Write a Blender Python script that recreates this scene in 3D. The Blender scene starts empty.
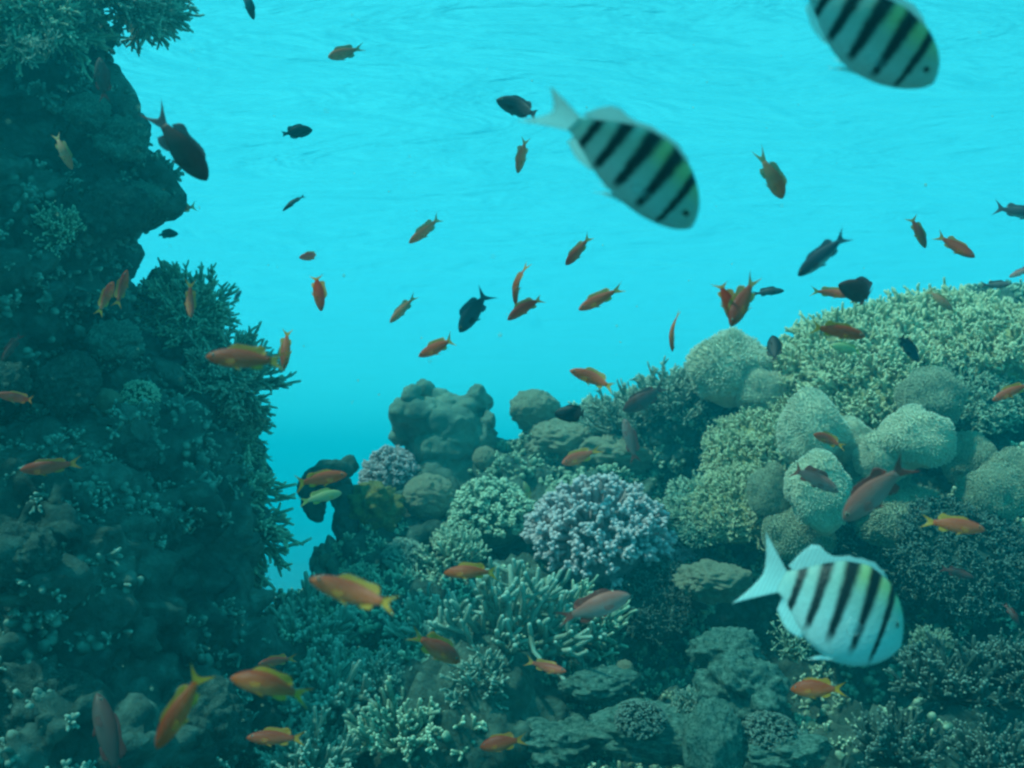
import bpy, math, random
import numpy as np
from mathutils import Vector, Matrix
from mathutils.bvhtree import BVHTree

R = math.radians
sc = bpy.context.scene
C = sc.collection

# ------------------------------------------------------------------ camera
FPX = 983.0
PITCH = 5.0
cam_d = bpy.data.cameras.new('camera')
cam_d.sensor_width = 36.0
cam_d.lens = 36.0 * FPX / 1024.0
cam_d.clip_start = 0.02
cam_d.clip_end = 500.0
cam_d.dof.use_dof = True
cam_d.dof.focus_distance = 2.2
cam_d.dof.aperture_fstop = 5.0
cam = bpy.data.objects.new('camera', cam_d)
cam.rotation_euler = (R(90 + PITCH), 0, 0)
C.objects.link(cam)
sc.camera = cam
CR = Vector((1, 0, 0))
CU = Vector((0, -math.sin(R(PITCH)), math.cos(R(PITCH))))
CF = Vector((0, math.cos(R(PITCH)), math.sin(R(PITCH))))

# ------------------------------------------------------------------ light
SUN_EL, SUN_AZ = 60.0, -110.0        # azimuth from +Y, negative = to the left
sd = Vector((math.sin(R(SUN_AZ)) * math.cos(R(SUN_EL)), math.cos(R(SUN_AZ)) * math.cos(R(SUN_EL)), math.sin(R(SUN_EL))))
w = bpy.data.worlds.new('World')
sc.world = w
w.use_nodes = True
nt = w.node_tree
nt.nodes.clear()
N = nt.nodes.new
out = N('ShaderNodeOutputWorld')
bg = N('ShaderNodeBackground')
sky = N('ShaderNodeTexSky')
sky.sky_type = 'NISHITA'
sky.sun_disc = False
sky.sun_elevation = R(SUN_EL)
sky.sun_rotation = R(SUN_AZ)
tint = N('ShaderNodeMix'); tint.data_type = 'RGBA'; tint.blend_type = 'MULTIPLY'
tint.inputs[0].default_value = 1.0
tint.inputs[7].default_value = (0.10, 0.62, 0.64, 1)
nt.links.new(sky.outputs[0], tint.inputs[6])
# water column seen sideways and downwards, by direction
tc = N('ShaderNodeTexCoord')
sx = N('ShaderNodeSeparateXYZ')
nt.links.new(tc.outputs['Generated'], sx.inputs[0])
ramp = N('ShaderNodeValToRGB')
mr = N('ShaderNodeMapRange')
mr.inputs[1].default_value = -1; mr.inputs[2].default_value = 1
nt.links.new(sx.outputs[2], mr.inputs[0])
nt.links.new(mr.outputs[0], ramp.inputs[0])
cr = ramp.color_ramp
cr.elements[0].position = 0.0; cr.elements[0].color = (0.0, 0.10, 0.15, 1)
cr.elements[1].position = 1.0; cr.elements[1].color = (0.0, 0.5, 0.5, 1)
for p, c in ((0.40, (0.0, 0.6, 1.0, 1)), (0.47, (0.0, 1.8, 2.8, 1)), (0.50, (0.0, 5.0, 6.6, 1)), (0.525, (0.0, 5.0, 6.2, 1)), (0.56, (0.0, 3.0, 4.2, 1)), (0.66, (0.03, 2.6, 3.0, 1))):
    e = cr.elements.new(p); e.color = c
add = N('ShaderNodeMix'); add.data_type = 'RGBA'; add.blend_type = 'ADD'
add.inputs[0].default_value = 1.0
nt.links.new(tint.outputs[2], add.inputs[6])
nt.links.new(ramp.outputs[0], add.inputs[7])
nt.links.new(add.outputs[2], bg.inputs[0])
bg.inputs[1].default_value = 0.098
nt.links.new(bg.outputs[0], out.inputs[0])

sun_d = bpy.data.lights.new('sun', 'SUN')
sun_d.energy = 5.0
sun_d.angle = R(1.5)
sun_d.color = (0.58, 1.0, 0.84)
sun = bpy.data.objects.new('sun', sun_d)
sun.rotation_euler = sd.to_track_quat('Z', 'Y').to_euler()
sun.location = sd * 20
C.objects.link(sun)

sc.view_settings.view_transform = 'Standard'
sc.view_settings.look = 'None'
sc.view_settings.exposure = 0.38
sc.view_settings.gamma = 1
sc.render.engine = 'CYCLES'
cy = sc.cycles
cy.max_bounces = 6
cy.diffuse_bounces = 3
cy.glossy_bounces = 2
cy.transparent_max_bounces = 12
cy.volume_bounces = 2
cy.caustics_reflective = False
cy.caustics_refractive = False
cy.use_denoising = True
try:
    cy.denoiser = 'OPENIMAGEDENOISE'
except Exception:
    pass
cy.use_adaptive_sampling = True
cy.adaptive_threshold = 0.02
cy.filter_width = 2.5
cy.sample_clamp_indirect = 4.0

# ------------------------------------------------------------------ helpers
def direction(px, py):
    return CR * ((px - 512) / FPX) + CU * ((384 - py) / FPX) + CF

def at(px, py, Y):
    v = direction(px, py)
    return v * (Y / v.y)

def mat(name):
    m = bpy.data.materials.new(name)
    m.use_nodes = True
    t = m.node_tree
    t.nodes.clear()
    return m, t

def ln(t, a, b):
    t.links.new(a, b)

def hsh(ix, iy, iz, seed):
    h = (ix.astype(np.int64) * 374761393 + iy.astype(np.int64) * 668265263 + iz.astype(np.int64) * 2147483647 % 1274126177 + iz.astype(np.int64) * 97531 + seed * 1013904223) & 0xFFFFFFFF
    h = ((h ^ (h >> 13)) * 1274126177) & 0xFFFFFFFF
    h = ((h ^ (h >> 16)) * 2246822519) & 0xFFFFFFFF
    return ((h ^ (h >> 15)) & 0xFFFFFF) / float(0xFFFFFF)

def vnoise(P, f=1.0, seed=0):
    Q = P * f + 100.0
    I = np.floor(Q).astype(np.int64)
    t = Q - I
    t = t * t * (3 - 2 * t)
    r = 0
    for a in (0, 1):
        for b in (0, 1):
            for c in (0, 1):
                wgt = (t[:, 0] if a else 1 - t[:, 0]) * (t[:, 1] if b else 1 - t[:, 1]) * (t[:, 2] if c else 1 - t[:, 2])
                r = r + wgt * hsh(I[:, 0] + a, I[:, 1] + b, I[:, 2] + c, seed)
    return r * 2 - 1

def fbm(P, f, octv, seed=0, gain=0.5):
    r, a = 0, 1.0
    for k in range(octv):
        r = r + a * vnoise(P, f * 2 ** k, seed + k * 7)
        a *= gain
    return r

def worley(P, f, seed=0):
    Q = P * f + 100.0
    I = np.floor(Q).astype(np.int64)
    best = np.full(len(P), 9.0)
    for a in (-1, 0, 1):
        for b in (-1, 0, 1):
            for c in (-1, 0, 1):
                J = I + np.array((a, b, c))
                o = np.stack([hsh(J[:, 0], J[:, 1], J[:, 2], seed + s) for s in (11, 23, 37)], 1)
                best = np.minimum(best, np.linalg.norm(J + o - Q, axis=1))
    return best

class MB:
    """collects vertices, quads, triangles, a per-vertex 'tip' value and face material indices"""
    def __init__(s):
        s.V, s.Q, s.T, s.A, s.mq, s.mt, s.n = [], [], [], [], [], [], 0
    def add(s, V, Q=None, T=None, tip=None, mi=0):
        V = np.asarray(V, float)
        if Q is not None and len(Q):
            s.Q.append(np.asarray(Q, int) + s.n); s.mq.append(np.full(len(Q), mi))
        if T is not None and len(T):
            s.T.append(np.asarray(T, int) + s.n); s.mt.append(np.full(len(T), mi))
        s.V.append(V)
        s.A.append(np.zeros(len(V)) if tip is None else np.asarray(tip, float))
        s.n += len(V)
        return s
    def tubes(s, P, Rr, n=5, mi=0, t0=0.0, t1=1.0):
        """P (B,k,3) centre lines, Rr (B,k) radii; rounded ends"""
        P = np.asarray(P, float); B, k, _ = P.shape
        Rr = np.broadcast_to(Rr, (B, k)).astype(float)
        d = P[:, -1] - P[:, -2]
        d /= np.linalg.norm(d, axis=1, keepdims=True) + 1e-9
        P = np.concatenate([P, (P[:, -1] + d * Rr[:, -1:] * 0.6)[:, None]], 1)
        Rr = np.concatenate([Rr, Rr[:, -1:] * 0.72], 1)
        apex = P[:, -1] + d * Rr[:, -1:] * 0.55
        k += 1
        D = np.gradient(P, axis=1)
        D /= np.linalg.norm(D, axis=2, keepdims=True) + 1e-9
        ref = np.zeros((B, 1, 3)); 
        m = np.abs(D[:, :, 2]).max(1) > 0.85
        ref[:, 0, 2] = 1; ref[m, 0] = (1, 0, 0)
        U = np.cross(D, np.broadcast_to(ref, D.shape)); U /= np.linalg.norm(U, axis=2, keepdims=True) + 1e-9
        W = np.cross(D, U)
        th = np.arange(n) * 2 * math.pi / n
        V = P[:, :, None] + Rr[:, :, None, None] * (U[:, :, None] * np.cos(th)[None, None, :, None] + W[:, :, None] * np.sin(th)[None, None, :, None])
        per = k * n + 1
        allv = np.concatenate([V.reshape(B, k * n, 3), apex[:, None]], 1).reshape(-1, 3)
        q = []
        for i in range(k - 1):
            for j in range(n):
                j2 = (j + 1) % n
                q.append((i * n + j, i * n + j2, (i + 1) * n + j2, (i + 1) * n + j))
        t = [((k - 1) * n + j, (k - 1) * n + (j + 1) % n, k * n) for j in range(n)]
        off = (np.arange(B) * per)[:, None, None]
        Q = (np.array(q)[None] + off).reshape(-1, 4)
        T = (np.array(t)[None] + off).reshape(-1, 3)
        tp = np.linspace(t0, t1, k)
        tip = np.concatenate([np.repeat(tp, n), [t1]])
        s.add(allv, Q, T, np.tile(tip, B), mi)
        return s
    def mesh(s, name, mats, smooth=True):
        me = bpy.data.meshes.new(name)
        V = np.concatenate(s.V)
        me.vertices.add(len(V)); me.vertices.foreach_set('co', V.ravel())
        Q = np.concatenate(s.Q) if s.Q else np.zeros((0, 4), int)
        T = np.concatenate(s.T) if s.T else np.zeros((0, 3), int)
        me.loops.add(Q.size + T.size)
        me.loops.foreach_set('vertex_index', np.concatenate([Q.ravel(), T.ravel()]).astype(np.int32))
        nf = len(Q) + len(T)
        me.polygons.add(nf)
        st = np.concatenate([np.arange(len(Q)) * 4, Q.size + np.arange(len(T)) * 3]).astype(np.int32)
        me.polygons.foreach_set('loop_start', st)
        mi = np.concatenate([np.concatenate(s.mq) if s.mq else np.zeros(0), np.concatenate(s.mt) if s.mt else np.zeros(0)]).astype(np.int32)
        for m in (mats if isinstance(mats, (list, tuple)) else [mats]):
            me.materials.append(m)
        me.polygons.foreach_set('material_index', mi)
        me.polygons.foreach_set('use_smooth', np.full(nf, smooth))
        me.update(calc_edges=True)
        me.validate()
        a = me.attributes.new('tip', 'FLOAT', 'POINT')
        if len(me.vertices) == len(V):
            a.data.foreach_set('value', np.concatenate(s.A).astype(np.float32))
        return me

def obj(name, me, parent=None, label=None, cat=None, group=None, kind=None):
    o = bpy.data.objects.new(name, me)
    C.objects.link(o)
    if parent: o.parent = parent
    if label: o['label'] = label
    if cat: o['category'] = cat
    if group: o['group'] = group
    if kind: o['kind'] = kind
    return o

def sphere(n=24, m=16):
    """unit uv sphere arrays"""
    V = [(0, 0, 1)]
    for i in range(1, m):
        a = math.pi * i / m
        for j in range(n):
            b = 2 * math.pi * j / n
            V.append((math.sin(a) * math.cos(b), math.sin(a) * math.sin(b), math.cos(a)))
    V.append((0, 0, -1))
    Q, T = [], []
    for j in range(n):
        T.append((0, 1 + j, 1 + (j + 1) % n))
        e = 1 + (m - 2) * n
        T.append((len(V) - 1, e + (j + 1) % n, e + j))
    for i in range(m - 2):
        for j in range(n):
            a = 1 + i * n + j; b = 1 + i * n + (j + 1) % n
            Q.append((a, a + n, b + n, b))
    return np.array(V), Q, T

# ------------------------------------------------------------------ materials
def coral_mat(name, base, tipc, dark, scale=14.0, bump=0.5, rough=0.85, attr=True, fine=90.0, trans=0.0, tpow=2.2):
    m, t = mat(name)
    n = t.nodes.new
    o = n('ShaderNodeOutputMaterial'); b = n('ShaderNodeBsdfPrincipled')
    b.inputs['Roughness'].default_value = rough
    b.inputs['Specular IOR Level'].default_value = 0.15
    tc = n('ShaderNodeTexCoord')
    no = n('ShaderNodeTexNoise'); no.inputs['Scale'].default_value = scale; no.inputs['Detail'].default_value = 6
    no.inputs['Roughness'].default_value = 0.65
    ln(t, tc.outputs['Object'], no.inputs['Vector'])
    r = n('ShaderNodeValToRGB')
    r.color_ramp.elements[0].position = 0.33; r.color_ramp.elements[0].color = (*dark, 1)
    r.color_ramp.elements[1].position = 0.62; r.color_ramp.elements[1].color = (*base, 1)
    ln(t, no.outputs['Fac'], r.inputs[0])
    col = r.outputs[0]
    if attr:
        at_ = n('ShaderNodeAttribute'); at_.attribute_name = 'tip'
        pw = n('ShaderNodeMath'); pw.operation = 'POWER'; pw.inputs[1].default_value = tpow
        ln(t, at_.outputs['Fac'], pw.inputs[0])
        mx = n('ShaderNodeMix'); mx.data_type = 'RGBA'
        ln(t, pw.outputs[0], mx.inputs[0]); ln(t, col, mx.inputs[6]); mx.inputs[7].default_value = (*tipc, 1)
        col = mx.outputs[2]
    ln(t, col, b.inputs['Base Color'])
    n2 = n('ShaderNodeTexNoise'); n2.inputs['Scale'].default_value = fine; n2.inputs['Detail'].default_value = 3
    ln(t, tc.outputs['Object'], n2.inputs['Vector'])
    bp = n('ShaderNodeBump'); bp.inputs['Strength'].default_value = bump; bp.inputs['Distance'].default_value = 0.01
    ln(t, n2.outputs['Fac'], bp.inputs['Height']); ln(t, bp.outputs[0], b.inputs['Normal'])
    sh = b.outputs[0]
    if trans:
        tr = n('ShaderNodeBsdfTranslucent'); ln(t, col, tr.inputs[0])
        ms = n('ShaderNodeMixShader'); ms.inputs[0].default_value = trans
        ln(t, sh, ms.inputs[1]); ln(t, tr.outputs[0], ms.inputs[2]); sh = ms.outputs[0]
    ln(t, sh, o.inputs[0])
    return m

def rock_mat(name, cols, scale=3.0, bump=0.8):
    """encrusted reef rock: patches of growth, pale crust, dark algae"""
    m, t = mat(name)
    n = t.nodes.new
    o = n('ShaderNodeOutputMaterial'); b = n('ShaderNodeBsdfPrincipled')
    b.inputs['Roughness'].default_value = 0.92
    b.inputs['Specular IOR Level'].default_value = 0.1
    tc = n('ShaderNodeTexCoord')
    n1 = n('ShaderNodeTexNoise'); n1.inputs['Scale'].default_value = scale; n1.inputs['Detail'].default_value = 9; n1.inputs['Roughness'].default_value = 0.72
    ln(t, tc.outputs['Object'], n1.inputs['Vector'])
    r = n('ShaderNodeValToRGB')
    els = r.color_ramp.elements
    els[0].position = 0.32; els[0].color = (*cols[0], 1)
    els[1].position = 0.72; els[1].color = (*cols[-1], 1)
    for i, c in enumerate(cols[1:-1]):
        e = els.new(0.32 + 0.4 * (i + 1) / (len(cols) - 1)); e.color = (*c, 1)
    ln(t, n1.outputs['Fac'], r.inputs[0])
    v = n('ShaderNodeTexVoronoi'); v.inputs['Scale'].default_value = scale * 9
    wv = n('ShaderNodeMix'); wv.data_type = 'RGBA'; wv.inputs[0].default_value = 0.12
    ln(t, tc.outputs['Object'], wv.inputs[6]); ln(t, n1.outputs['Color'], wv.inputs[7])
    ln(t, wv.outputs[2], v.inputs['Vector'])
    r2 = n('ShaderNodeValToRGB')
    r2.color_ramp.elements[0].position = 0.05; r2.color_ramp.elements[0].color = (1.35, 1.35, 1.35, 1)
    r2.color_ramp.elements[1].position = 0.6; r2.color_ramp.elements[1].color = (0.55, 0.55, 0.55, 1)
    ln(t, v.outputs['Distance'], r2.inputs[0])
    mx = n('ShaderNodeMix'); mx.data_type = 'RGBA'; mx.blend_type = 'MULTIPLY'; mx.inputs[0].default_value = 0.7
    ln(t, r.outputs[0], mx.inputs[6]); ln(t, r2.outputs[0], mx.inputs[7])
    ln(t, mx.outputs[2], b.inputs['Base Color'])
    n3 = n('ShaderNodeTexNoise'); n3.inputs['Scale'].default_value = scale * 14; n3.inputs['Detail'].default_value = 8; n3.inputs['Roughness'].default_value = 0.7
    ln(t, tc.outputs['Object'], n3.inputs['Vector'])
    bp = n('ShaderNodeBump'); bp.inputs['Strength'].default_value = bump; bp.inputs['Distance'].default_value = 0.03
    ln(t, n3.outputs['Fac'], bp.inputs['Height'])
    bp2 = n('ShaderNodeBump'); bp2.inputs['Strength'].default_value = 0.5; bp2.inputs['Distance'].default_value = 0.012; bp2.invert = True
    ln(t, v.outputs['Distance'], bp2.inputs['Height']); ln(t, bp.outputs[0], bp2.inputs['Normal'])
    ln(t, bp2.outputs[0], b.inputs['Normal'])
    ln(t, b.outputs[0], o.inputs[0])
    return m

M = {}
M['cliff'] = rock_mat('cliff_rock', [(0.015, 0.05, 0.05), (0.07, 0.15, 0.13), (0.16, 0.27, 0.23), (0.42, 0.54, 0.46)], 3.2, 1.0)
M['reef'] = rock_mat('reef_rock', [(0.025, 0.06, 0.05), (0.08, 0.15, 0.12), (0.18, 0.27, 0.21), (0.44, 0.54, 0.43)], 4.0, 1.0)
M['rubble'] = rock_mat('pale_rubble', [(0.08, 0.10, 0.08), (0.20, 0.22, 0.17), (0.34, 0.33, 0.26), (0.5, 0.48, 0.38)], 6.0, 1.0)
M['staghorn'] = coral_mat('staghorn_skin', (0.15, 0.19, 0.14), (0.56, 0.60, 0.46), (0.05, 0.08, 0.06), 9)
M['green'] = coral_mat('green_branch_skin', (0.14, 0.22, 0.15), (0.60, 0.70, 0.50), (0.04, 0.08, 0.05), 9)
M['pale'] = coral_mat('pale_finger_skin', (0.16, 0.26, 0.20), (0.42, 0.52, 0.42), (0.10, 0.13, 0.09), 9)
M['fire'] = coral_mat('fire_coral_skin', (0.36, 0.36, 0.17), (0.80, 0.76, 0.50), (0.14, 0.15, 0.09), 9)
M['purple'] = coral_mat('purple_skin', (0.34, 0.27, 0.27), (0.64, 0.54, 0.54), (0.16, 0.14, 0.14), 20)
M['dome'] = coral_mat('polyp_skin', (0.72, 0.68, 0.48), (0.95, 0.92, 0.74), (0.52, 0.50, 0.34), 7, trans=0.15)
M['domeshade'] = coral_mat('shaded_polyp_skin', (0.36, 0.38, 0.26), (0.62, 0.62, 0.44), (0.20, 0.23, 0.16), 7, trans=0.1)  # darker copy of polyp_skin for shaded heads, the shade put into its colour
M['leather'] = coral_mat('leather_skin', (0.15, 0.22, 0.17), (0.58, 0.62, 0.48), (0.07, 0.11, 0.09), 7, 0.35, fine=60)
M['brain'] = coral_mat('boulder_skin', (0.46, 0.46, 0.32), (0.4, 0.4, 0.3), (0.24, 0.26, 0.18), 16, 0.9, attr=False, fine=140)
M['yellow'] = coral_mat('mustard_skin', (0.34, 0.30, 0.10), (0.4, 0.4, 0.3), (0.16, 0.16, 0.06), 16, 0.9, attr=False, fine=140)
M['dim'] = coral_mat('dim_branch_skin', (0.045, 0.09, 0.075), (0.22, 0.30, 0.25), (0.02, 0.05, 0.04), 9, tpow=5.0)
M['turf'] = coral_mat('turf_skin', (0.09, 0.17, 0.14), (0.28, 0.40, 0.33), (0.03, 0.06, 0.05), 5)
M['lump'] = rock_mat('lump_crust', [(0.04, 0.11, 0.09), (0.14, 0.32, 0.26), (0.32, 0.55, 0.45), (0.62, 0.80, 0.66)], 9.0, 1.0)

# water body filling the scene (the air of this place)
m, t = mat('sea_water_haze')
o_ = t.nodes.new('ShaderNodeOutputMaterial'); pv = t.nodes.new('ShaderNodeVolumePrincipled')
pv.inputs['Color'].default_value = (0.012, 0.76, 0.895, 1)
pv.inputs['Density'].default_value = 0.047
pv.inputs['Density Attribute'].default_value = ''
pv.inputs['Anisotropy'].default_value = 0.4
pv.inputs['Absorption Color'].default_value = (0, 0, 0, 1)
ln(t, pv.outputs[0], o_.inputs['Volume'])
try: m.cycles.homogeneous_volume = True
except Exception: pass
M['haze'] = m

# rippled surface seen from below: lets most light through, passes some on as glow, mirrors a little
m, t = mat('rippled_sea_surface')
n = t.nodes.new
o_ = n('ShaderNodeOutputMaterial')
tr = n('ShaderNodeBsdfTransparent'); tr.inputs[0].default_value = (0.93, 1.0, 0.99, 1)
tl = n('ShaderNodeBsdfTranslucent'); tl.inputs[0].default_value = (0.10, 0.72, 0.84, 1)
gl = n('ShaderNodeBsdfGlossy'); gl.inputs['Roughness'].default_value = 0.15; gl.inputs[0].default_value = (0.6, 0.95, 0.95, 1)
tc = n('ShaderNodeTexCoord')
mp = n('ShaderNodeMapping'); mp.inputs['Scale'].default_value = (1.1, 2.4, 1); mp.inputs['Rotation'].default_value = (0, 0, R(12))
ln(t, tc.outputs['Object'], mp.inputs[0])
no = n('ShaderNodeTexNoise'); no.inputs['Scale'].default_value = 2.3; no.inputs['Detail'].default_value = 5; no.inputs['Roughness'].default_value = 0.5
no.inputs['Distortion'].default_value = 0.3
ln(t, mp.outputs[0], no.inputs['Vector'])
sw = n('ShaderNodeTexNoise'); sw.inputs['Scale'].default_value = 0.55; sw.inputs['Detail'].default_value = 4; sw.inputs['Roughness'].default_value = 0.55; sw.inputs['Distortion'].default_value = 1.6
ln(t, mp.outputs[0], sw.inputs['Vector'])
bp0 = n('ShaderNodeBump'); bp0.inputs['Strength'].default_value = 1.0; bp0.inputs['Distance'].default_value = 0.3
ln(t, sw.outputs['Fac'], bp0.inputs['Height'])
bp = n('ShaderNodeBump'); bp.inputs['Strength'].default_value = 1.0; bp.inputs['Distance'].default_value = 0.06
ln(t, no.outputs['Fac'], bp.inputs['Height']); ln(t, bp0.outputs[0], bp.inputs['Normal'])
ln(t, bp.outputs[0], gl.inputs['Normal']); ln(t, bp.outputs[0], tl.inputs['Normal'])
lw = n('ShaderNodeLayerWeight'); lw.inputs[0].default_value = 0.5
ln(t, bp.outputs[0], lw.inputs['Normal'])
rg = n('ShaderNodeMapRange'); rg.inputs[1].default_value = 0.35; rg.inputs[2].default_value = 0.95; rg.inputs[3].default_value = 0.36; rg.inputs[4].default_value = 0.17
ln(t, lw.outputs['Facing'], rg.inputs[0])
m1 = n('ShaderNodeMixShader'); ln(t, rg.outputs[0], m1.inputs[0]); ln(t, tr.outputs[0], m1.inputs[1]); ln(t, tl.outputs[0], m1.inputs[2])
m2 = n('ShaderNodeMixShader'); m2.inputs[0].default_value = 0.06
ln(t, m1.outputs[0], m2.inputs[1]); ln(t, gl.outputs[0], m2.inputs[2])
ln(t, m2.outputs[0], o_.inputs[0])
M['surface'] = m

# ------------------------------------------------------------------ setting
def grid(nx, ny, x0, x1, y0, y1):
    X, Y = np.meshgrid(np.linspace(x0, x1, nx), np.linspace(y0, y1, ny), indexing='ij')
    V = np.stack([X.ravel(), Y.ravel(), np.zeros(X.size)], 1)
    i, j = np.meshgrid(np.arange(nx - 1), np.arange(ny - 1), indexing='ij')
    a = (i * ny + j).ravel()
    Q = np.stack([a, a + ny, a + ny + 1, a + 1], 1)
    return V, Q

SURF_Z = 2.3
def spread(V):
    # dense rows near the camera, wide ones far away
    for i in (0, 1):
        V[:, i] = 112 * np.sign(V[:, i]) * np.abs(V[:, i]) ** 1.7
V, Q = grid(520, 520, -1, 1, -1, 1); spread(V)
Pn = V * np.array((1.0, 2.0, 1)) 
V[:, 2] = SURF_Z + 0.05 * fbm(Pn, 0.55, 4, 5) 
mb = MB(); mb.add(V, Q)
obj('water_surface', mb.mesh('water_surface', M['surface']), kind='structure')

V, Q = grid(260, 260, -1, 1, -1, 1); spread(V)
V[:, 2] = -5.0 + 0.5 * fbm(V, 0.25, 5, 9)
mb = MB(); mb.add(V, Q)
obj('seabed', mb.mesh('seabed', M['rubble']), kind='structure')

cubeV = np.array([(x, y, z) for x in (-114, 114) for y in (-114, 114) for z in (-7, SURF_Z + 0.25)], float)
cubeQ = [(0, 1, 3, 2), (4, 6, 7, 5), (0, 4, 5, 1), (2, 3, 7, 6), (0, 2, 6, 4), (1, 5, 7, 3)]
mb = MB(); mb.add(cubeV, cubeQ)
obj('haze', mb.mesh('haze', M['haze'], smooth=False), kind='stuff')

SV, SQ, ST = sphere(28, 18)
def unit_(v): return v / np.linalg.norm(v)
def blob_mass(name, blobs, world, material, voxel=0.016, seed=1, amp=(0.05, 0.035, 0.014), small=150, iters=6, fine=0.012, kind='structure'):
    """union of ellipsoids, voxel-remeshed, then displaced by several noises"""
    mb = MB()
    for (px, py, Y, rx, ry, rd) in blobs:
        c = np.array(at(px, py, Y)); k = Y / FPX
        mb.add(SV * np.array((rx * k, rd, ry * k)) + c, SQ, ST)
    rb = np.random.default_rng(seed)
    for _ in range(small):
        (px, py, Y, rx, ry, rd) = blobs[rb.integers(0, len(blobs))]
        c = np.array(at(px, py, Y)); k = Y / FPX
        d = unit_(np.array((rb.normal(), -abs(rb.normal()) * 1.2 - .2, rb.normal() * .9)))
        q = c + d * np.array((rx * k, rd, ry * k))
        r_ = rb.uniform(.022, .075)
        mb.add(SV * np.array((r_ * rb.uniform(.8, 1.3), r_, r_ * rb.uniform(.6, 1.0))) + q, SQ, ST)
    for (c, r) in world:
        mb.add(SV * np.array(r) + np.array(c), SQ, ST)
    me = mb.mesh(name + '_source', material)
    tmp = bpy.data.objects.new('tmp', me); C.objects.link(tmp)
    md = tmp.modifiers.new('r', 'REMESH'); md.mode = 'VOXEL'; md.voxel_size = voxel; md.adaptivity = 0
    sm = tmp.modifiers.new('s', 'SMOOTH'); sm.iterations = iters; sm.factor = 0.5
    dg = bpy.context.evaluated_depsgraph_get()
    ev = tmp.evaluated_get(dg)
    m2 = bpy.data.meshes.new_from_object(ev)
    bpy.data.objects.remove(tmp); bpy.data.meshes.remove(me)
    nv = len(m2.vertices)
    P = np.zeros(nv * 3); m2.vertices.foreach_get('co', P); P = P.reshape(-1, 3)
    Nn = np.zeros(nv * 3); m2.vertex_normals.foreach_get('vector', Nn); Nn = Nn.reshape(-1, 3)
    wd = P + 0.07 * np.stack([vnoise(P, 6, seed + s) for s in (3, 4, 5)], 1)
    big = fbm(P, 3.0, 3, seed)
    lump = 0.55 - worley(wd, 10.5, seed)
    lump2 = 0.5 - worley(wd, 19.0, seed + 5)
    P2 = P + Nn * (amp[0] * big + amp[1] * 1.6 * lump + amp[2] * 1.8 * lump2)[:, None]
    P2 = P2 + fine * np.stack([fbm(P, 22, 3, seed + s) for s in (31, 32, 33)], 1)
    m2.vertices.foreach_set('co', P2.ravel())
    m2.materials.clear(); m2.materials.append(material)
    m2.polygons.foreach_set('use_smooth', np.full(len(m2.polygons), True))
    m2.name = name
    m2.update()
    o = obj(name, m2, kind=kind)
    return o

cliff = blob_mass('reef_cliff', [
    (-15, 95, 2.75, 95, 150, .45), (40, 40, 2.6, 50, 55, .25), (55, 150, 2.7, 44, 60, .3),
    (126, 198, 2.65, 20, 18, .12), (92, 118, 2.7, 16, 18, .12), (100, 165, 2.7, 16, 20, .12),
    (36, 290, 2.6, 66, 120, .4), (76, 340, 2.8, 54, 95, .4), (148, 405, 3.0, 56, 78, .4), (98, 250, 2.9, 24, 40, .2),
    (192, 455, 3.05, 44, 62, .35), (120, 520, 2.7, 110, 140, .45), (212, 545, 3.0, 42, 70, .3),
    (60, 600, 2.4, 130, 150, .4), (170, 680, 2.7, 95, 110, .4), (40, 760, 2.2, 160, 120, .4),
    (200, 400, 3.1, 32, 42, .25), (158, 345, 3.05, 20, 32, .2), (215, 610, 3.0, 30, 50, .25)],
    [((-1.98, 3.0, -0.2), (.62, 1.1, 1.7)), ((-1.58, 2.7, 0.95), (.36, .7, .75)), ((-1.6, 2.6, -1.9), (.9, 1.3, 1.6)),
     ((-2.6, 2.4, -1.2), (1.2, 3.0, 3.0)), ((-1.5, 2.6, -3.8), (1.6, 2.2, 1.8))],
    M['cliff'], 0.016, 3, (0.06, 0.085, 0.026), small=420)

ridge = blob_mass('reef_ridge', [
    (330, 715, 2.9, 110, 80, .35), (310, 660, 3.1, 62, 45, .25), (420, 650, 3.1, 100, 70, .35),
    (480, 730, 2.7, 110, 80, .35), (540, 640, 3.3, 100, 70, .4), (395, 575, 3.7, 62, 60, .3),
    (375, 530, 3.75, 38, 42, .2), (450, 540, 4.0, 80, 60, .35), (440, 490, 4.3, 50, 42, .25), (510, 500, 4.0, 55, 42, .25),
    (545, 480, 4.2, 70, 50, .3), (600, 540, 3.8, 90, 60, .35), (620, 455, 4.2, 62, 50, .3),
    (680, 440, 4.1, 72, 62, .35), (728, 415, 4.0, 48, 50, .25), (590, 450, 4.4, 55, 38, .25),
    (850, 430, 3.9, 110, 95, .45), (930, 385, 3.95, 130, 70, .45), (1060, 420, 3.7, 150, 115, .5), (1000, 350, 4.0, 90, 50, .4),
    (770, 470, 3.9, 80, 75, .35), (860, 540, 3.5, 160, 95, .4), (1010, 560, 3.2, 140, 110, .4),
    (700, 590, 3.6, 130, 80, .4), (620, 600, 3.6, 80, 60, .3)],
    [((-0.2, 3.4, -1.35), (.9, .9, .65)), ((0.5, 3.6, -1.3), (1.4, 1.0, .75)), ((1.6, 3.8, -1.2), (1.5, 1.0, 1.1)),
     ((0.3, 2.9, -1.35), (1.2, .9, .66)), ((1.3, 2.8, -1.3), (1.3, 1.0, .62)), ((0.6, 3.5, -3.4), (3.4, 3.0, 2.3)),
     ((0.1, 2.3, -1.2), (1.1, .7, .45)), ((1.1, 2.2, -1.15), (1.0, .6, .42))],
    M['reef'], 0.018, 17, (0.05, 0.06, 0.02))

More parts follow.
